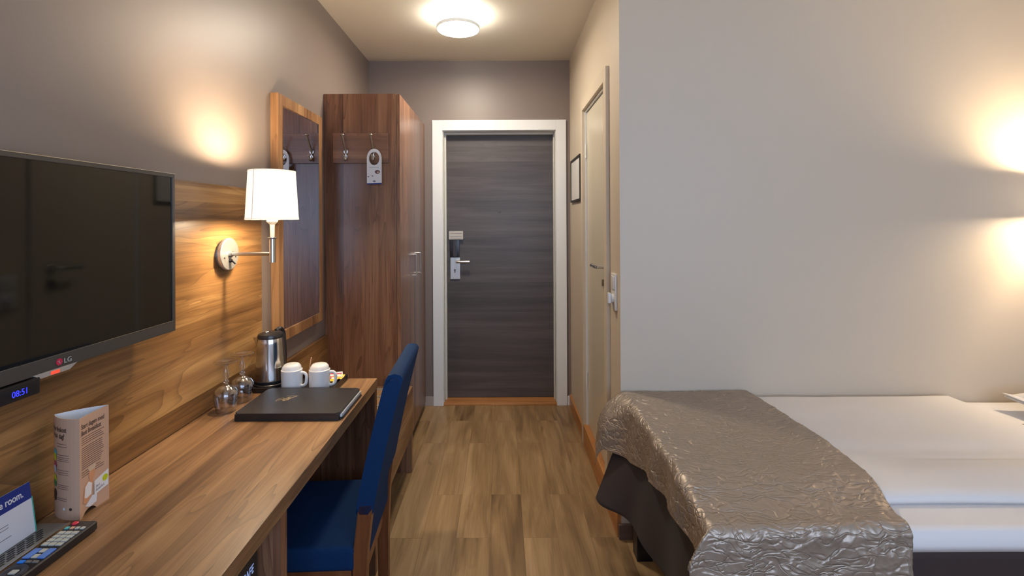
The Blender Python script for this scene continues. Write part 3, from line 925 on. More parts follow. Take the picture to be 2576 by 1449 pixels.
ringo = ellipse(0, 0, 0.0075, 0.0075, 32); ringi = ellipse(0, 0, 0.0063, 0.0063, 32)
prism(bm, ringo, o_, r_, u_, 0.0004)
obj('logo_disc', bm, 'logored', bz)
bm = bmesh.new()
prism(bm, [(-0.0005, 0.003), (0.0005, 0.003), (0.0005, -0.002), (0.0025, -0.002), (0.0025, -0.003), (-0.0005, -0.003)], (TX + 0.0007, 1.031, TZ0 + 0.0145), r_, u_, 0.0002)
prism(bm, ellipse(-0.003, 0.0018, 0.0009, 0.0009, 10), (TX + 0.0007, 1.031, TZ0 + 0.0145), r_, u_, 0.0002)
obj('logo_face', bm, 'logogrey', bz)

rc = thing('digital_clock', 'small black receiver with blue digits under the television', 'clock', (-0.98, 0.86, 1.086))
obj('clock_case', bx(PX, -0.957, 0.72, 0.988, 1.078, 1.112, 0.004), 'black', rc, smooth=True)
text('clock_digits', '08:51', 0.0175, (-0.9566, 0.930, 1.0875), (0, 1, 0), (0, 0, 1), 'led_blue', rc, squeeze=0.85)

# ------------------------------------------------------------------ items on the desk
# folded table-tent brochure
def curve_between(a, b, bow, n=10):
    a, b = Vector(a), Vector(b)
    d = b - a
    nrm = Vector((d.y, -d.x)).normalized()
    return [a + d * (i / n) + nrm * bow * 4 * (i / n) * (1 - i / n) for i in range(n + 1)]


A2, B2, C2 = (-0.918, 1.034), (-0.922, 1.116), (-0.997, 1.060)
BZ, BH = DT, 0.219
br_ = thing('breakfast_brochure', 'beige three-sided table brochure about breakfast, standing near the wall panel', 'brochure', (-0.945, 1.07, BZ))
sR = curve_between(A2, B2, -0.003)      # right face
sL = curve_between(A2, C2, -0.010)      # left face, bulges to the camera
sB = curve_between(C2, B2, -0.006)      # back face


def sheet(pts, zb, zt, th=0.0006, cut=None):
    bm = bmesh.new()
    n = len(pts)
    rows = []
    for off in (0, 1):
        for lvl in (0, 1):
            row = []
            for i, p in enumerate(pts):
                d = (pts[min(i + 1, n - 1)] - pts[max(i - 1, 0)]).normalized()
                q = p + Vector((d.y, -d.x)) * th * off
                z = zt if lvl else (zb + (cut(i / (n - 1)) if cut else 0))
                row.append(bm.verts.new((q.x, q.y, z)))
            rows.append(row)
    a, b, c, d = rows
    for i in range(n - 1):
        bm.faces.new((a[i], a[i + 1], b[i + 1], b[i])); bm.faces.new((c[i], c[i + 1], d[i + 1], d[i]))
        bm.faces.new((a[i], a[i + 1], c[i + 1], c[i])); bm.faces.new((b[i], b[i + 1], d[i + 1], d[i]))
    bm.faces.new((a[0], b[0], d[0], c[0])); bm.faces.new((a[-1], b[-1], d[-1], c[-1]))
    return bm


fR = obj('right_face', sheet(sR, BZ, BZ + BH, cut=lambda t: 0.012 * max(0, 1 - abs(t - 0.35) / 0.27) ** 0.5 if 0.12 < t < 0.6 else 0), 'kraft', br_)
fL = obj('left_face', sheet(sL, BZ, BZ + BH), 'kraft', br_)
fB = obj('back_face', sheet(sB, BZ, BZ + BH), 'cardwhite', br_)
# white inner lining
obj('inner_lining', sheet([p + Vector((-0.0009, 0.0)) for p in sR], BZ + 0.015, BZ + BH - 0.0003), 'cardwhite', br_)
obj('inner_lining', sheet([p + Vector((0.0002, 0.0010)) for p in sL], BZ + 0.001, BZ + BH - 0.0003), 'cardwhite', br_)


def on_curve(pts, side=1, lift=0.0008):
    """maps (distance along face from first point, height) to the curved sheet"""
    ds = [0.0]
    for p, q in zip(pts, pts[1:]):
        ds.append(ds[-1] + (q - p).length)

    def f(x, y, z=0.0):
        x = max(0, min(ds[-1] - 1e-5, x))
        for i in range(len(pts) - 1):
            if ds[i + 1] >= x:
                t = (x - ds[i]) / (ds[i + 1] - ds[i])
                p = pts[i].lerp(pts[i + 1], t)
                d = (pts[i + 1] - pts[i]).normalized()
                break
        nn = Vector((d.y, -d.x)) * side
        q = p + nn * (lift + z)
        return Vector((q.x, q.y, BZ + y))
    f.L = ds[-1]
    return f


mR = on_curve(sR, 1, 0.0009)
sLr = list(reversed(sL))
mL = on_curve(sLr, 1, 0.0009)
# outward side check
cen = Vector((sum(p[0] for p in (A2, B2, C2)) / 3, sum(p[1] for p in (A2, B2, C2)) / 3))
def outward(f, pts):
    a = f(0.03, 0.1); mid = Vector((a.x, a.y))
    b = on_curve(pts, -1, 0.0009)
    b2 = b(0.03, 0.1); mb = Vector((b2.x, b2.y))
    return f if (mid - cen).length > (mb - cen).length else b
mR = outward(mR, sR); mL = outward(mL, sLr)


def decal(name, shapes, f, m, parent):
    bm = bmesh.new()
    for pts in shapes:
        vs = [bm.verts.new((x, y, 0)) for x, y in pts]
        bm.faces.new(vs)
    finer(bm, 0.005)
    for v in bm.verts:
        v.co = f(v.co.x, v.co.y)
    return obj(name, bm, m, parent)


def lines(x0, x1, ys, h=0.0009, jitter=0.2):
    out_ = []
    rr = random.Random(len(ys))
    for y in ys:
        xe = x1 - rr.random() * jitter * (x1 - x0)
        n = 5
        out_.append([(x0 + (xe - x0) * i / n, y) for i in range(n + 1)] + [(x0 + (xe - x0) * i / n, y + h) for i in range(n, -1, -1)])
    return out_


text('headline', 'Start dagen med\nBest Breakfast', 0.0150, (0, 0, 0), (1, 0, 0), (0, 1, 0), 'inkbrown', fR, depth=0, warp=lambda x, y, z: mR(0.005 + x * 0.66, 0.193 + y, 0.0001), bold=0.00022)
decal('body_text', lines(0.006, 0.072, [0.172 - i * 0.0048 for i in range(4)] + [0.150 - i * 0.0046 for i in range(11)] + [0.097, 0.092, 0.087], 0.0013), mR, 'inkbrown', fR)
text('headline', 'Hvor frokost\nfår du i dag?', 0.0150, (0, 0, 0), (1, 0, 0), (0, 1, 0), 'inkbrown', fL, depth=0, warp=lambda x, y, z: mL(0.006 + x * 0.66, 0.190 + y, 0.0001), bold=0.00022)
faded = mat('faded_ink', lin(0.16, 0.10, 0.085), 0.6)
for ys_ in ([0.163, 0.157], [0.139, 0.134, 0.130, 0.126], [0.106, 0.101, 0.097], [0.074, 0.070, 0.066], [0.045, 0.041]):
    decal('body_text', lines(0.030, 0.066, ys_), mL, faded, fL)
for cy_, m1, m2 in ((0.136, 'teal', 'lime'), (0.110, 'magenta', 'paleblue'), (0.079, 'lime', 'green'), (0.048, 'inkbrown', 'inkbrown')):
    decal('coloured_dot', [ellipse(0.018, cy_ + 0.005, 0.0095, 0.009, 16)], mL, m1, fL)
    f2 = lambda x, y, z=0.0, g=mL: g(x, y, 0.0002)
    decal('coloured_dot', [ellipse(0.018, cy_ - 0.004, 0.0085, 0.008, 16)], f2, m2, fL)
decal('symbol', [ellipse(0.052, 0.024, 0.003, 0.003, 14)], mL, 'cardwhite', fL)
decal('symbol', [ellipse(0.068, 0.024, 0.0035, 0.0035, 6)], mL, 'inkbrown', fL)
# printed person holding a cup
up2 = lambda k: (lambda x, y, z=0.0: mR(x, y, 0.0002 * k))
decal('printed_arm', [[(0.010, 0.030), (0.020, 0.024), (0.034, 0.036), (0.036, 0.050), (0.040, 0.070), (0.030, 0.074), (0.016, 0.066), (0.011, 0.050)]], up2(1), 'skin', fR)
decal('printed_face', [ellipse(0.036, 0.083, 0.009, 0.013, 18)], up2(1), 'skin', fR)
decal('printed_hair', [ellipse(0.036, 0.097, 0.011, 0.007, 14)], up2(2), mat('pale_print_hair', lin(0.55, 0.42, 0.30), 0.6), fR)
decal('printed_shirt', [[(0.014, 0.040), (0.020, 0.036), (0.034, 0.038), (0.036, 0.062), (0.026, 0.070), (0.016, 0.062)]], up2(2), 'paper', fR)
decal('printed_plate', [[(0.016, 0.020), (0.030, 0.012), (0.048, 0.014), (0.050, 0.030), (0.036, 0.034)]], up2(3), 'cardwhite', fR)
lb = decal('printed_label', [[(0.042, 0.030), (0.0795, 0.036), (0.0800, 0.072), (0.042, 0.062)]], up2(4), 'paper', fR)
decal('printed_logo', [ellipse(0.071, 0.056, 0.0075, 0.0075, 16)], up2(5), 'lime', lb)
text('label_lettering', 'Best\nBreakfast', 0.0085, (0, 0, 0), (1, 0, 0), (0, 1, 0), 'inkgrey', lb, depth=0, warp=lambda x, y, z: mR(0.046 + x * 0.70, 0.045 + y + x * 0.1, 0.0013))

# info card on perforated stand
st = thing('leaflet_stand', 'grey slotted metal stand lying beside the remote control', 'stand', (-0.95, 0.85, DT))
bm = bmesh.new()
box(bm, -0.985, -0.920, 0.66, 1.012, DT, DT + 0.008, 0.002)
plate = obj('stand_base', bm, 'greymetal', st)
obj('front_edge', bx(-0.9205, -0.9185, 0.66, 1.012, DT, DT + 0.0095, 0.0005), 'chrome', st)
bm = bmesh.new()
for i in range(14):
    for j in range(5):
        yc = 0.985 - i * 0.0188 - j * 0.0062
        xc = -0.958 + j * 0.0062
        vs = [(xc - 0.0024, yc - 0.0066), (xc + 0.0014, yc - 0.0074), (xc + 0.0024, yc + 0.0064), (xc - 0.0014, yc + 0.0070)]
        prism(bm, vs, (0, 0, DT + 0.0081), (1, 0, 0), (0, 1, 0), 0.0003)
obj('slots', bm, 'blackm', plate)
card = thing('info_card', 'white information card with blue heading standing on the slotted metal stand', 'card', (-0.966, 0.88, DT + 0.008))
def cardpt(y, z, d=0.0):
    return Vector((-0.9645 - z * 0.06 + d, y - 0.06 * z, DT + 0.009 + z))
def cardbox(y0, y1, za, zb, d, th):
    bm = bmesh.new()
    P = [cardpt(y, z, d) for y, z in ((y0, za), (y1, za), (y1, zb), (y0, zb))]
    Q = [p + Vector((th, 0, 0)) for p in P]
    A = [bm.verts.new(p) for p in P]; B = [bm.verts.new(p) for p in Q]
    bm.faces.new(A); bm.faces.new(B)
    for i in range(4):
        bm.faces.new((A[i], A[(i + 1) % 4], B[(i + 1) % 4], B[i]))
    return bm
cb = obj('card_sheet', cardbox(0.70, 0.984, 0, 0.106, -0.001, 0.001), 'cardwhite', card)
hd = obj('blue_heading', cardbox(0.70, 0.984, 0.072, 0.106, 0.0001, 0.0003), 'navy', card)
text('heading_text', 'te room.', 0.0195, (0, 0, 0), (1, 0, 0), (0, 1, 0), 'paper', hd, depth=0, align='RIGHT', warp=lambda x, y, z: cardpt(0.969 + x * 0.74, 0.083 + y, 0.0007), bold=0.0004)
bm = bmesh.new()
for z, yl in ((0.046, 0.935), (0.040, 0.935), (0.022, 0.938), (0.008, 0.89)):
    P = [cardpt(y, zz, 0.0003) for y, zz in ((0.80, z), (yl, z), (yl, z + 0.0014), (0.80, z + 0.0014))]
    bm.faces.new([bm.verts.new(p) for p in P])
obj('printed_lines', bm, 'inkgrey', cb)
obj('clear_edge', cardbox(0.984, 0.9865, 0, 0.074, -0.001, 0.0012), mat('turquoise_acrylic_edge', lin(0.05, 0.40, 0.34), 0.2), card)

# remote control
rm = thing('remote_control', 'black television remote with grey, blue and coloured keys on the desk corner', 'remote control', (-0.874, 0.90, DT))
RX0, RX1, RY0, RY1, RZ = -0.902, -0.852, 0.792, 1.004, DT
body = obj('remote_body', bx(RX0, RX1, RY0, RY1, RZ + 0.001, RZ + 0.019, 0.006, seg=3), 'black', rm, smooth=True)
zt = RZ + 0.019
def key(name, x, y, w, l, m, h=0.002):
    obj(name, bx(RX0 + x - w / 2, RX0 + x + w / 2, RY1 - y - l / 2, RY1 - y + l / 2, zt - 0.0002, zt + h, min(w, l, h * 2) * 0.24), m, rm)
obj('power_key', lathe(bmesh.new(), [(0, 0.003), (0.0045, 0.0028), (0.006, 0.0015), (0.006, -0.0005)], RX0 + 0.012, RY1 - 0.012, zt, 20), 'keyred', rm, smooth=True)
for i, mm_ in enumerate(('teal', 'kraft', 'keygrey', 'keygrey')):
    key('function_key', 0.009 + i * 0.0107, 0.027, 0.0075, 0.007, mm_)
for r in range(4):
    for c_ in range(3):
        key('number_key', 0.0115 + c_ * 0.0135, 0.042 + r * 0.0112, 0.0115, 0.0088, 'keygrey')
for sx in (0.011, 0.039):
    key('rocker_key', sx, 0.102, 0.013, 0.026, 'keyblue', 0.0025)
for yy in (0.094, 0.109):
    key('centre_key', 0.025, yy, 0.011, 0.010, 'keygrey')
key('blue_key', 0.013, 0.124, 0.011, 0.007, 'keycyan')
key('small_key', 0.026, 0.124, 0.010, 0.005, 'greymetal')
key('small_key', 0.039, 0.124, 0.010, 0.005, 'greymetal')
obj('navigation_ring', lathe(bmesh.new(), [(0.010, 0), (0.0165, 0.002), (0.019, 0.0015), (0.0195, 0), (0.010, 0)], RX0 + 0.025, RY1 - 0.150, zt, 32), mat('dark_blue_grey_key', lin(0.03, 0.035, 0.05), 0.3), rm, smooth=True)
key('select_key', 0.025, 0.150, 0.012, 0.010, 'keygrey')
for i in range(3):
    key('small_key', 0.010 + i * 0.015, 0.176, 0.010, 0.004, 'greymetal')
for i, mm_ in enumerate(('keyred', 'keygreen', 'keyyellow', 'keyblue')):
    key('colour_key', 0.007 + i * 0.012, 0.1855, 0.0095, 0.006, mm_)
for i in range(3):
    key('small_key', 0.010 + i * 0.015, 0.196, 0.010, 0.004, 'greymetal')

# leather folder
fo = thing('leather_folder', 'closed black leather folder with gold crest on the desk', 'folder', (-0.694, 1.66, DT))
def rounded(x0, x1, y0, y1, z0, z1, corner, edge):
    bm = bmesh.new()
    pts = []
    for cx_, cy_, a0 in ((x1 - corner, y1 - corner, 0), (x0 + corner, y1 - corner, PI / 2), (x0 + corner, y0 + corner, PI), (x1 - corner, y0 + corner, 1.5 * PI)):
        for k in range(7):
            a = a0 + k * PI / 12
            pts.append((cx_ + corner * math.cos(a), cy_ + corner * math.sin(a)))
    prism(bm, pts, (0, 0, z0), (1, 0, 0), (0, 1, 0), z1 - z0)
    es = [e for e in bm.edges if abs(e.verts[0].co.z - e.verts[1].co.z) < 1e-6]
    bmesh.ops.bevel(bm, geom=es, offset=edge, segments=3, affect='EDGES')
    return bm
obj('back_cover', rounded(-0.868, -0.522, 1.553, 1.776, DT, DT + 0.006, 0.012, 0.002), 'leather', fo, smooth=True)
obj('paper_block', bx(-0.862, -0.525, 1.560, 1.770, DT + 0.006, DT + 0.0165, 0.001), 'paper', fo)
obj('front_cover', rounded(-0.870, -0.529, 1.543, 1.778, DT + 0.0165, DT + 0.0245, 0.012, 0.0038), 'leather', fo, smooth=True)
obj('spine', rounded(-0.8695, -0.530, 1.5435, 1.559, DT, DT + 0.0205, 0.004, 0.003), 'leather', fo, smooth=True)
bm = bmesh.new()
oz = DT + 0.0246
def strip2(pts, w):
    P = smooth_path([(x, y, 0) for x, y in pts], 4)
    L_, R_ = [], []
    for i, p in enumerate(P):
        d = (P[min(i + 1, len(P) - 1)] - P[max(i - 1, 0)]).normalized()
        n = Vector((-d.y, d.x, 0)) * w
        L_.append(bm.verts.new((p.x + n.x, p.y + n.y, oz))); R_.append(bm.verts.new((p.x - n.x, p.y - n.y, oz)))
    for i in range(len(P) - 1):
        bm.faces.new((L_[i], L_[i + 1], R_[i + 1], R_[i]))
ex, ey = -0.757, 1.675
strip2([(ex - 0.028, ey - 0.026), (ex - 0.026, ey - 0.006), (ex - 0.016, ey + 0.004), (ex - 0.008, ey - 0.002)], 0.0016)
strip2([(ex - 0.016, ey - 0.014), (ex - 0.004, ey - 0.006), (ex + 0.003, ey + 0.010), (ex + 0.010, ey + 0.010)], 0.0028)
strip2([(ex - 0.010, ey + 0.022), (ex + 0.006, ey + 0.024), (ex + 0.030, ey + 0.024)], 0.0012)
strip2([(ex + 0.026, ey + 0.022), (ex + 0.014, ey + 0.004), (ex + 0.008, ey - 0.012), (ex - 0.004, ey - 0.024)], 0.0026)
strip2([(ex - 0.008, ey - 0.018), (ex + 0.002, ey - 0.014), (ex + 0.007, ey - 0.004), (ex + 0.004, ey + 0.006)], 0.0020)
strip2([(ex - 0.022, ey - 0.020), (ex - 0.018, ey - 0.010)], 0.0014)
obj('gold_crest', bm, 'gold', fo)

# serving tray
tr = thing('serving_tray', 'black serving tray carrying the kettle and two mugs', 'tray', (-0.806, 1.87, DT))
tx0, tx1, ty0, ty1 = -0.985, -0.633, 1.792, 1.953
obj('tray_base', bx(tx0 + 0.006, tx1 - 0.006, ty0 + 0.006, ty1 - 0.006, DT, DT + 0.005, 0.001), 'black', tr)
bm = bmesh.new()
box(bm, tx0, tx1, ty0, ty0 + 0.006, DT, DT + 0.020, 0.002); box(bm, tx0, tx1, ty1 - 0.006, ty1, DT, DT + 0.020, 0.002)
box(bm, tx0, tx0 + 0.006, ty0 + 0.006, ty1 - 0.006, DT, DT + 0.020, 0.002); box(bm, tx1 - 0.006, tx1, ty0 + 0.006, ty1 - 0.006, DT, DT + 0.020, 0.002)
obj('tray_rim', bm, mat('dark_brown_lacquer', lin(0.022, 0.014, 0.010), 0.3), tr)
TF = DT + 0.0054

# kettle
kx, ky = -0.914, 1.882
kt = thing('electric_kettle', 'brushed steel electric kettle with black lid and handle on the tray', 'kettle', (kx, ky, TF))
obj('power_base', lathe(bmesh.new(), [(0, 0), (0.061, 0), (0.062, 0.003), (0.061, 0.010), (0.056, 0.015), (0, 0.015)], kx, ky, TF, 48), 'black', kt, smooth=True)
kb = obj('kettle_body', lathe(bmesh.new(), [(0, 0.020), (0.056, 0.020), (0.0585, 0.024), (0.0565, 0.050), (0.052, 0.110), (0.0475, 0.165), (0.046, 0.186), (0.044, 0.190), (0, 0.190)], kx, ky, TF, 56), 'chrome', kt, smooth=True)
obj('body_foot', lathe(bmesh.new(), [(0.052, 0.015), (0.0595, 0.016), (0.0600, 0.024), (0.0585, 0.026), (0.052, 0.026)], kx, ky, TF, 56, close=True), 'black', kt, smooth=True)
ld = obj('lid', lathe(bmesh.new(), [(0.047, 0.184), (0.0475, 0.192), (0.044, 0.200), (0.030, 0.205), (0, 0.206)], kx, ky, TF, 48), 'black', kt, smooth=True)
obj('lid_button', lathe(bmesh.new(), [(0.009, 0.205), (0.009, 0.2085), (0.007, 0.210), (0, 0.210)], kx - 0.010, ky - 0.010, TF, 24), 'steel', ld, smooth=True)
bm = bmesh.new()
a = math.radians(205)
dx_, dy_ = math.cos(a), math.sin(a)
sx_, sy_ = -dy_, dx_
P = []
for w_, h_, o_2 in ((0.016, 0.188, 0.045), (-0.016, 0.188, 0.045), (0.0, 0.150, 0.048), (0.0, 0.190, 0.062)):
    P.append(bm.verts.new((kx + dx_ * o_2 + sx_ * w_, ky + dy_ * o_2 + sy_ * w_, TF + h_)))
bm.faces.new((P[0], P[3], P[2])); bm.faces.new((P[1], P[2], P[3])); bm.faces.new((P[0], P[1], P[3])); bm.faces.new((P[0], P[2], P[1]))
obj('spout', bm, 'chrome', kt, smooth=True)
a = math.radians(74)
hd_ = Vector((math.cos(a), math.sin(a), 0))
bm = bmesh.new()
c0 = Vector((kx, ky, TF))
tube(bm, smooth_path([c0 + hd_ * 0.030 + Vector((0, 0, 0.203)), c0 + hd_ * 0.052 + Vector((0, 0, 0.209)), c0 + hd_ * 0.070 + Vector((0, 0, 0.190)), c0 + hd_ * 0.074 + Vector((0, 0, 0.150)),
                      c0 + hd_ * 0.078 + Vector((0, 0, 0.095)), c0 + hd_ * 0.074 + Vector((0, 0, 0.055)), c0 + hd_ * 0.058 + Vector((0, 0, 0.040))]), 0.009, 12, flat=0.8)
obj('handle', bm, 'black', kt, smooth=True)

# mugs, upside down
def make_mug():
    t = thing('coffee_mug', 'white mug turned upside down next to the kettle', 'mug', (0, 0, 0), 'white mugs on the tray', local=True)
    R = 0.0385
    obj('mug_body', lathe(bmesh.new(), [(R - 0.003, 0.0), (R, 0.0005), (R, 0.010), (R + 0.0004, 0.066), (R + 0.0002, 0.0695), (R - 0.0025, 0.0705), (R - 0.0035, 0.073), (R - 0.005, 0.082),
                                        (R - 0.012, 0.090), (R - 0.020, 0.0925), (0, 0.093), ], 0, 0, 0, 48), 'porcelain', t, smooth=True, sharp=50)
    bm = bmesh.new()
    tube(bm, smooth_path([(R - 0.003, 0, 0.058), (R + 0.010, 0, 0.059), (R + 0.020, 0, 0.052), (R + 0.022, 0, 0.036), (R + 0.019, 0, 0.018), (R + 0.008, 0, 0.009), (R - 0.003, 0, 0.010)]), 0.0048, 12, flat=1.2)
    obj('handle', bm, 'porcelain', t, smooth=True)
    return t
m1 = make_mug(); m1.location = (-0.813, 1.842, TF); m1.rotation_euler = (0, 0, math.radians(-8))
m2 = copy_tree(m1); m2.location = (-0.706, 1.842, TF); m2.rotation_euler = (0, 0, math.radians(4))
m2['label'] = 'white mug turned upside down at the right, beside the sachets'

o = obj('sugar_stick', tube(bmesh.new(), [(-0.776, 1.896, TF + 0.001), (-0.7545, 1.884, TF + 0.102)], 0.0042, 8, flat=0.4), mat('orange_paper_stick', lin(0.75, 0.42, 0.24), 0.6), origin=(-0.776, 1.896, TF), smooth=True)
tag(o, 'slim orange and white paper stick standing behind and between the two mugs', 'sugar stick')
SG = 'small drink sachets on the tray'
for i, (x, y, tl, m_, lab) in enumerate((
        (-0.672, 1.905, 0.5, 'yellow', 'yellow and orange sachet seen through the right mug handle'),
        (-0.655, 1.925, 0.5, 'yellow', 'yellow sachet lying nearest the right rim of the tray'),
        (-0.685, 1.928, 0.9, 'logored', 'dark red sachet behind the right mug'),
        (-0.665, 1.938, 0.6, 'cardwhite', 'pinkish white sachet at the far rim of the tray'))):
    t = thing('drink_sachet', lab, 'sachet', (x, y, TF), SG, local=True, rotz=0.3 * (i - 1.5))
    t.rotation_euler = (tl * 0.7, 0, 0.25 * (i - 1.5)); t.scale = (1.3, 1.3, 1.3)
    t.location.z = TF + 0.010 + 0.003 * i
    bm = bmesh.new()
    nx, ny = 8, 6
    for sgn in (1, -1):
        g = [[bm.verts.new((-0.012 + 0.024 * a / nx, -0.011 + 0.022 * b / ny, sgn * 0.0025 * (math.sin(PI * a / nx) * math.sin(PI * b / ny)) ** 0.5)) for b in range(ny + 1)] for a in range(nx + 1)]
        for a in range(nx):
            for b in range(ny):
                bm.faces.new((g[a][b], g[a + 1][b], g[a + 1][b + 1], g[a][b + 1]))
    bmesh.ops.remove_doubles(bm, verts=bm.verts, dist=1e-6)
    s_ = obj('wrapper', bm, m_, t, smooth=True)
    obj('printed_band', bx(-0.009, 0.009, -0.003, 0.003, 0.0024, 0.0030, 0.0001), 'paper' if m_ != 'cardwhite' else 'magenta', s_)

# wine glasses standing on their rims
def make_glass():
    t = thing('wine_glass', 'clear stemmed glass standing upside down on the desk, nearer of the two', 'wine glass', (0, 0, 0), 'upturned wine glasses', local=True)
    out_ = [(0.0300, 0.0), (0.0345, 0.025), (0.0385, 0.050), (0.0380, 0.062), (0.031, 0.076), (0.018, 0.085), (0.0085, 0.090)]
    inn_ = [(r - 0.0014, z) for r, z in out_[:-2]] + [(0.016, 0.0832), (0.0, 0.0855)]
    prof = list(reversed(inn_)) + out_ + [(0.0065, 0.094)]
    bowl = lathe(bmesh.new(), prof + [(0, 0.094)], 0, 0, 0, 40)
    obj('bowl', bowl, 'glass', t, smooth=True, sharp=60)
    obj('stem', lathe(bmesh.new(), [(0, 0.0942), (0.0065, 0.0942), (0.0105, 0.100), (0.0060, 0.107), (0.0105, 0.122), (0.0085, 0.138), (0.0050, 0.150), (0.0060, 0.156), (0.011, 0.160), (0, 0.160)], 0, 0, 0, 28), 'glass', t, smooth=True, sharp=60)
    obj('foot', lathe(bmesh.new(), [(0, 0.1602), (0.011, 0.1602), (0.022, 0.1650), (0.036, 0.1675), (0.0378, 0.1690), (0.0370, 0.1710), (0.034, 0.1705), (0.022, 0.1705), (0, 0.1708)], 0, 0, 0, 48), 'glass', t, smooth=True, sharp=60)
    return t
g1 = make_glass(); g1.location = (-0.944, 1.628, DT)
g2 = copy_tree(g1); g2.location = (-0.940, 1.722, DT)
g2['label'] = 'clear stemmed glass standing upside down, farther one towards the kettle'

# ------------------------------------------------------------------ chair
ch = thing('desk_chair', 'blue upholstered chair with reddish wooden legs tucked under the desk', 'chair', (-0.421, 1.586, 0), local=True, rotz=math.radians(2.4))
HWc = 0.192


def side_prism(bm, prof, y0, y1, bev=0.0):
    """profile in x,z extruded over y"""
    A = [bm.verts.new((x, y0, z)) for x, z in prof]; B = [bm.verts.new((x, y1, z)) for x, z in prof]
    n = len(prof)
    fs = [bm.faces.new(A), bm.faces.new(list(reversed(B)))]
    for i in range(n):
        fs.append(bm.faces.new((A[i], B[i], B[(i + 1) % n], A[(i + 1) % n])))
    if bev:
        es = [e for f in fs[:2] for e in f.edges]
        bmesh.ops.bevel(bm, geom=es, offset=bev, segments=3, affect='EDGES')
    return bm


def bk(z):   # centre line x of the raked back
    t = max(0, z - 0.50)
    return -0.004 + 0.10 * (t / 0.47) ** 1.25
zs = [0.570 + i * (0.962 - 0.570) / 16 for i in range(17)]
frontp = [(bk(z) - 0.0255, z) for z in zs]
backp = [(bk(z) + 0.0255, z) for z in reversed(zs)]
top = [(bk(0.962) - 0.018, 0.973), (bk(0.962), 0.978), (bk(0.962) + 0.018, 0.973)]
bot = [(bk(0.57) + 0.018, 0.560), (bk(0.57) - 0.018, 0.560)]
obj('backrest', side_prism(bmesh.new(), frontp + top + backp + bot, -HWc, HWc, 0.012), 'blue', ch, smooth=True, sharp=50)
obj('lower_back_cover', side_prism(bmesh.new(), [(-0.018, 0.42), (-0.018, 0.575), (0.022, 0.575), (0.010, 0.50), (0.008, 0.42)], -HWc + 0.042, HWc - 0.042, 0.004), 'blue', ch, smooth=True)
bm = bmesh.new()
box(bm, -0.440, -0.022, -HWc, HWc, 0.405, 0.475, 0.020, seg=4)
seat = obj('seat', bm, 'blue', ch, smooth=True, sharp=60)
for sy in (-1, 1):
    y_ = sy * (HWc - 0.0205)
    bm = bmesh.new()
    rings = []
    for x, z, w in ((-0.010, 0.0, 0.017), (-0.012, 0.30, 0.0195), (-0.006, 0.46, 0.0205), (bk(0.60), 0.60, 0.0205)):
        rings.append([bm.verts.new((x + a * w, y_ + b * w, z)) for a, b in ((-1, -1), (1, -1), (1, 1), (-1, 1))])
    for A_, B_ in zip(rings, rings[1:]):
        for i in range(4):
            bm.faces.new((A_[i], A_[(i + 1) % 4], B_[(i + 1) % 4], B_[i]))
    bm.faces.new(rings[0]); bm.faces.new(rings[-1])
    bmesh.ops.bevel(bm, geom=[e for e in bm.edges], offset=0.003, segments=2, affect='EDGES')
    obj('leg', bm, 'chairwood', ch, smooth=True)
    obj('leg', bx(-0.425, -0.387, y_ - 0.0185, y_ + 0.0185, 0, 0.395, 0.003), 'chairwood', ch)
    obj('seat_rail', bx(-0.387, -0.033, y_ - 0.012, y_ + 0.012, 0.345, 0.404, 0.002), 'chairwood', ch)
obj('seat_rail', bx(-0.42, -0.395, -HWc + 0.04, HWc - 0.04, 0.345, 0.404, 0.002), 'chairwood', ch)
obj('seat_rail', bx(-0.028, -0.006, -HWc + 0.042, HWc - 0.042, 0.345, 0.404, 0.002), 'chairwood', ch)

# ------------------------------------------------------------------ wall items on the right
pf = thing('framed_plan', 'small black-framed notice on the cream wall before the entrance door', 'picture', (XR, 3.375, 1.56))
bm = bmesh.new()
fy0, fy1, fz0, fz1 = 3.165, 3.590, 1.562, 1.872
box(bm, XR - 0.014, XR, fy0, fy0 + 0.014, fz0, fz1, 0.001); box(bm, XR - 0.014, XR, fy1 - 0.014, fy1, fz0, fz1, 0.001)
box(bm, XR - 0.014, XR, fy0 + 0.014, fy1 - 0.014, fz0, fz0 + 0.014, 0.001); box(bm, XR - 0.014, XR, fy0 + 0.014, fy1 - 0.014, fz1 - 0.014, fz1, 0.001)
obj('picture_frame', bm, 'blackm', pf)
obj('picture_sheet', bx(XR - 0.008, XR, fy0 + 0.014, fy1 - 0.014, fz0 + 0.014, fz1 - 0.014), 'paper', pf)
sw = thing('light_switch', 'white double switch and socket plate at the wall corner beside the bathroom door', 'switch', (XR, 2.25, 1.09))
obj('switch_plate', bx(XR - 0.009, XR, 2.205, 2.290, 1.010, 1.178, 0.003), 'switch', sw, smooth=True)
obj('rocker', bx(XR - 0.0135, XR - 0.009, 2.218, 2.277, 1.107, 1.166, 0.002), 'switch', sw, smooth=True)
bm = bmesh.new()
lathe(bm, [(0, -0.012), (0.018, -0.012), (0.021, -0.009), (0.021, 0)], XR - 0.009, 2.2475, 1.062, 28, 'X')
so = obj('socket_outlet', bm, 'switch', sw, smooth=True)
obj('outlet_knob', bx(XR - 0.035, XR - 0.021, 2.232, 2.262, 1.040, 1.088, 0.005), 'switch', so, smooth=True)

# ------------------------------------------------------------------ bed
bed = thing('bed', 'single bed made up in white beside the pale wall', 'bed', (1.55, 1.68, 0))
BX0, BX1, BYF, BYB = 0.555, 2.60, 1.245, 2.128
TT = 0.616
obj('bed_base', bx(BX0 + 0.01, BX1, BYF + 0.03, BYB - 0.004, 0.26, 0.50, 0.01), 'blackm', bed)
obj('mattress', bx(BX0, BX1, BYF + 0.012, BYB - 0.002, 0.50, 0.562, 0.015, seg=3), 'darkcloth', bed)
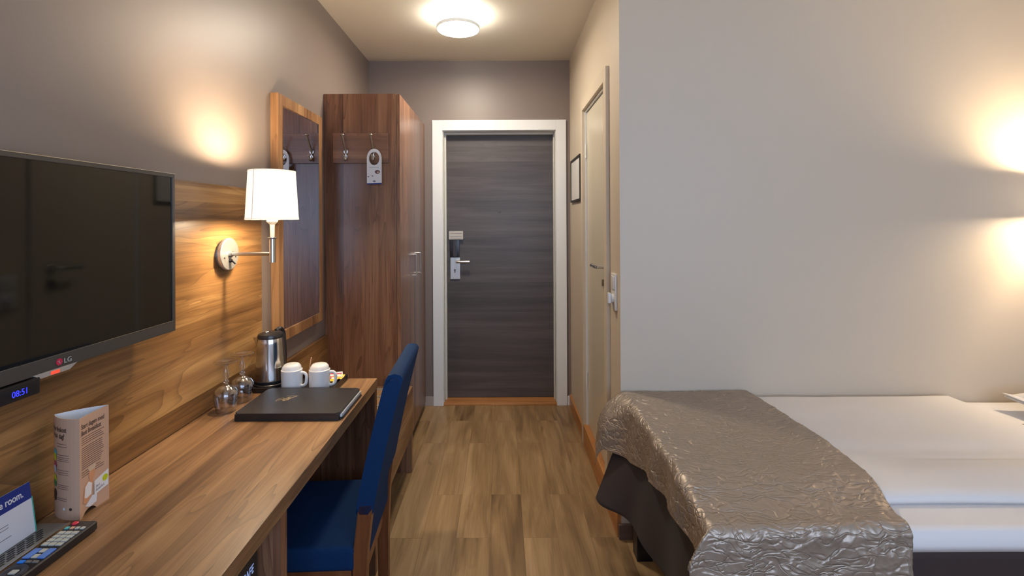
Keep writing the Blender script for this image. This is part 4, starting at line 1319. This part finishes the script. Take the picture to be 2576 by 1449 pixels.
# topper with slightly rumpled sheet
def slab(x0, x1, y0, y1, z0, z1, r, nx, ny, amp, freq, seed, sink=None):
    bm = bmesh.new()
    g = []
    for i in range(nx + 1):
        row = []
        for j in range(ny + 1):
            # denser samples near the borders
            u = 0.5 - 0.5 * math.cos(PI * i / nx); v = 0.5 - 0.5 * math.cos(PI * j / ny)
            u = 0.5 * u + 0.5 * i / nx; v = 0.5 * v + 0.5 * j / ny
            x = x0 + (x1 - x0) * u; y = y0 + (y1 - y0) * v
            d = max(0, min(x - x0, x1 - x, y - y0, y1 - y))
            k = 1 - max(0, 1 - d / r) ** 2
            k = math.sqrt(max(0, k))
            n = noise.noise(Vector((x * freq[0] + seed, y * freq[1], seed))) * amp
            n += noise.noise(Vector((x * freq[0] * 3 + seed, y * freq[1] * 3, seed))) * amp * 0.3
            if sink: n += sink(x, y)
            row.append(bm.verts.new((x, y + (noise.noise(Vector((x * 3, seed, 1))) * amp * 0.8 if j == 0 else 0), z0 + (z1 - z0) * (0.35 + 0.65 * k) + n * k)))
        g.append(row)
    for i in range(nx):
        for j in range(ny):
            bm.faces.new((g[i][j], g[i + 1][j], g[i + 1][j + 1], g[i][j + 1]))
    # underside and rim
    loop = [g[i][0] for i in range(nx + 1)] + [g[nx][j] for j in range(1, ny + 1)] + [g[i][ny] for i in range(nx - 1, -1, -1)] + [g[0][j] for j in range(ny - 1, 0, -1)]
    low = [bm.verts.new((v.co.x + (0.006 if v.co.x < (x0 + x1) / 2 else -0.006) * 0, v.co.y + (0.004 if v.co.y < (y0 + y1) / 2 else -0.004), z0)) for v in loop]
    n = len(loop)
    for i in range(n):
        bm.faces.new((loop[i], loop[(i + 1) % n], low[(i + 1) % n], low[i]))
    bm.faces.new(low)
    return bm
obj('mattress_topper', slab(BX0 - 0.002, BX1, BYF - 0.008, BYB, 0.562, TT, 0.022, 120, 50, 0.002, (2, 3), 3.1), 'sheet', bed, smooth=True, sharp=80)
for x_, y_ in ((0.560, 1.995), (0.560, 1.36), (2.50, 1.995), (2.50, 1.36)):
    obj('leg', bx(x_, x_ + 0.065, y_, y_ + 0.065, 0, 0.26, 0.002), 'black', bed)


def grid_mesh(fn, nu, nv):
    bm = bmesh.new()
    g = [[bm.verts.new(fn(i / nu, j / nv)) for j in range(nv + 1)] for i in range(nu + 1)]
    for i in range(nu):
        for j in range(nv):
            bm.faces.new((g[i][j], g[i + 1][j], g[i + 1][j + 1], g[i][j + 1]))
    return bm


def thick(o, th):
    md = o.modifiers.new('thickness', 'SOLIDIFY'); md.thickness = th; md.offset = 0
    return o


def sm(a, b, t):
    t = max(0, min(1, (t - a) / (b - a))); return t * t * (3 - 2 * t)


def foot_skirt(u, v):
    # u: 0 wall end -> 1 front end, v: 0 top -> 1 hem
    y = 2.118 - u * (2.118 - 1.225)
    hem = 0.262 + 0.02 * math.sin(u * 9) * u
    z = 0.575 - v * (0.575 - hem)
    flare = (0.105 * (1 - sm(0.0, 0.40, u)) + 0.045 * (1 - sm(0.2, 0.8, u)) * 0.8) * v ** 1.1 + 0.012 * v
    y -= 0.11 * v * (1 - sm(0, 0.35, u))
    fold = 0.010 * v * math.sin(u * 17 + 0.8) * (0.4 + 0.6 * sm(0.05, 0.5, u))
    return (0.546 - flare - fold, y, z)
thick(obj('foot_skirt', grid_mesh(foot_skirt, 90, 30), 'skirt', bed, smooth=True, sharp=80), 0.002)


def front_skirt(u, v):
    x = 0.545 + u * (BX1 - 0.545)
    z = 0.566 - v * (0.566 - 0.11)
    y = BYF + 0.006 - 0.008 * v * (0.5 + 0.5 * math.sin(x * 24 + 1.4 * math.sin(x * 5))) - 0.010 * v
    return (x, y, z)
thick(obj('front_skirt', grid_mesh(front_skirt, 260, 16), 'darkcloth', bed, smooth=True, sharp=80), 0.002)

# duvet
def dsink(x, y):
    r = 0.006 * math.exp(-((y - 1.58 - 0.02 * math.sin(x * 3)) / 0.012) ** 2) * sm(1.2, 1.6, x) * -1
    r += 0.010 * math.exp(-((y - 1.47) / 0.06) ** 2) * (0.5 + 0.5 * math.sin(x * 4.2 + 1))
    r += -0.006 * math.exp(-((y - 1.62) / 0.05) ** 2)
    return r
dv = obj('duvet', slab(0.60, 1.985, 1.352, BYB - 0.004, TT + 0.003, 0.652, 0.045, 200, 110, 0.007, (2.2, 4.5), 8.4, dsink), 'cotton', origin=(1.3, 1.74, TT), smooth=True, sharp=80)
tag(dv, 'white duvet spread flat over the bed, partly under the shiny runner', 'duvet')

# satin runner
RXR = 1.085
XF, YF = 0.530, 1.226      # foot edge and front edge of the drape
rad = 0.020


def roll_off(d):
    q = rad * PI / 2
    if d <= 0: return 0.0, 0.0
    if d < q: return rad * math.sin(d / rad), rad * (1 - math.cos(d / rad))
    return rad, rad + (d - q)


CR = []
_r = random.Random(4)
for k in range(8):
    CR.append((math.radians(k * 23 + _r.uniform(-10, 10)), (7, 9, 11, 13, 15, 18, 22, 26)[k],
               (0.0030, 0.0030, 0.0028, 0.0026, 0.0022, 0.0020, 0.0016, 0.0014)[k], _r.uniform(0, 50)))


def crinkle(s, t):
    w = noise.noise_vector(Vector((s * 5, t * 5, 2.2))) * 0.05
    s2, t2 = s + w.x, t + w.y
    h = 0.0
    for a, f, amp, sd in CR:
        x = s2 * math.cos(a) + t2 * math.sin(a); y = -s2 * math.sin(a) + t2 * math.cos(a)
        n = abs(noise.noise(Vector((x * f * 0.5, y * f, sd))))
        h += amp * (math.exp(-n * 13) - 0.55 * n)
    return 0.62 * h + 0.003


def runner(u, v):
    # u across the bed length: 0 at right edge, 1 at foot hem;  v: 0 wall -> 1 front hem
    hang_front = 0.40
    topY = 2.118 - (YF + rad)
    t = v * (topY + rad * PI / 2 + hang_front)
    hang_foot = 0.175 + 0.11 * (1 - sm(0.0, 0.09, t)) - 0.09 * sm(0.1, 0.95, t / topY) + 0.010 * math.sin(t * 11)
    topX = RXR - (XF + rad)
    s = u * (topX + rad * PI / 2 + hang_foot)
    x_edge = RXR + 0.020 * math.sin(t * 4.0) - 0.03 * sm(topY * 0.8, topY, t)
    dxo, dyo = s - topX, t - topY
    hx_, vx = roll_off(dxo)
    hy_, vy = roll_off(dyo)
    x = x_edge + (XF + rad - x_edge) * min(1, s / topX) - hx_
    y = 2.118 - min(t, topY) - hy_
    ztop = 0.661 - 0.030 * sm(1.42, 1.27, y) if False else 0.631 + 0.030 * sm(1.27, 1.45, y)
    ztop += 0.006 * noise.noise(Vector((x * 2.5, y * 4, 5)))
    z = ztop - max(vx, vy) - 0.25 * min(vx, vy) * 0
    m_ = min(vx, vy)
    if m_ > 0:      # the corner ear
        x -= 0.62 * m_; y -= 0.10 * m_
    # flare of the foot flap near the wall end
    fl = 0.10 * (1 - math.exp(-vx / 0.05)) * (1 - sm(0.0, 0.26, t)) + vx * 0.08
    x -= fl
    y -= 0.10 * vx * (1 - sm(0, 0.2, t))
    if vx > 0: x -= 0.010 * math.sin(t * 30) * min(1, vx / 0.1)
    if vy > 0 and vx <= 0.001: y -= 0.016 * min(1, vy / 0.2) * (math.sin(x * 26 + 2 * math.sin(x * 9)) * 0.5 + 0.5)
    c = crinkle(s, t)
    nx_ = 1 if vx > vy and vx > rad else 0
    ny_ = 1 if vy >= vx and vy > rad else 0
    kx_ = min(1, vx / rad) if vx >= vy else 0
    ky_ = min(1, vy / rad) if vy > vx else 0
    kk = 1.15 if ky_ > 0 else 1.0
    x -= c * kx_; y -= c * ky_ * kk; z += c * (1 - max(kx_, ky_)) + 0.004
    return (x, y, z)


rn = obj('bed_runner', grid_mesh(runner, 260, 420), 'satin', origin=(0.8, 1.68, 0.64), smooth=True, sharp=180)
thick(rn, 0.0016)
tag(rn, 'shiny crinkled taupe satin runner draped over the foot end of the bed', 'bed runner')

# pillow at the head of the bed
def pillow_side(sg):
    def f(u, v):
        a, b = 2 * u - 1, 2 * v - 1
        e = max(0, (1 - abs(a) ** 2.6)) * max(0, (1 - abs(b) ** 2.6))
        h = 0.055 * e ** 0.45
        pin = 1 - 0.06 * (1 - abs(b) ** 2) * abs(a)
        return (a * 0.235 * pin, b * 0.33 * (1 - 0.05 * (1 - a * a)), sg * h)
    return f
pw = thing('pillow', 'white pillow with a flanged edge at the head of the bed', 'pillow', (2.395, 1.70, TT + 0.060), local=True, rotz=math.radians(4))
pw.rotation_euler = (0, math.radians(2), math.radians(3))
bm = grid_mesh(pillow_side(1), 40, 48)
bm2 = grid_mesh(pillow_side(-1), 40, 48)
me_ = bpy.data.meshes.new('tmp'); bm2.to_mesh(me_); bm2.free(); bm.from_mesh(me_); bpy.data.meshes.remove(me_)
bmesh.ops.remove_doubles(bm, verts=bm.verts, dist=1e-5)
obj('pillow_body', bm, 'cotton', pw, smooth=True, sharp=80)
for k, zz in enumerate((0.003, -0.012)):
    bm = bmesh.new()
    n = 30
    A_, B_ = [], []
    for i in range(n + 1):
        b = -1 + 2 * i / n
        A_.append(bm.verts.new((-0.226, b * 0.325, 0.0)))
        B_.append(bm.verts.new((-0.266 + 0.012 * k, b * 0.335, zz + 0.004 * math.sin(b * 7))))
    for i in range(n):
        bm.faces.new((A_[i], A_[i + 1], B_[i + 1], B_[i]))
    thick(obj('pillow_flange', bm, 'sheet', pw, smooth=True), 0.003)

o = obj('wrapped_chocolate', bx(2.012, 2.045, 1.825, 1.86, TT + 0.001, TT + 0.013, 0.004, seg=3), 'brownwrap', origin=(2.03, 1.84, TT), smooth=True)
tag(o, 'small brown item lying on the white bed at the right edge', 'small brown item')
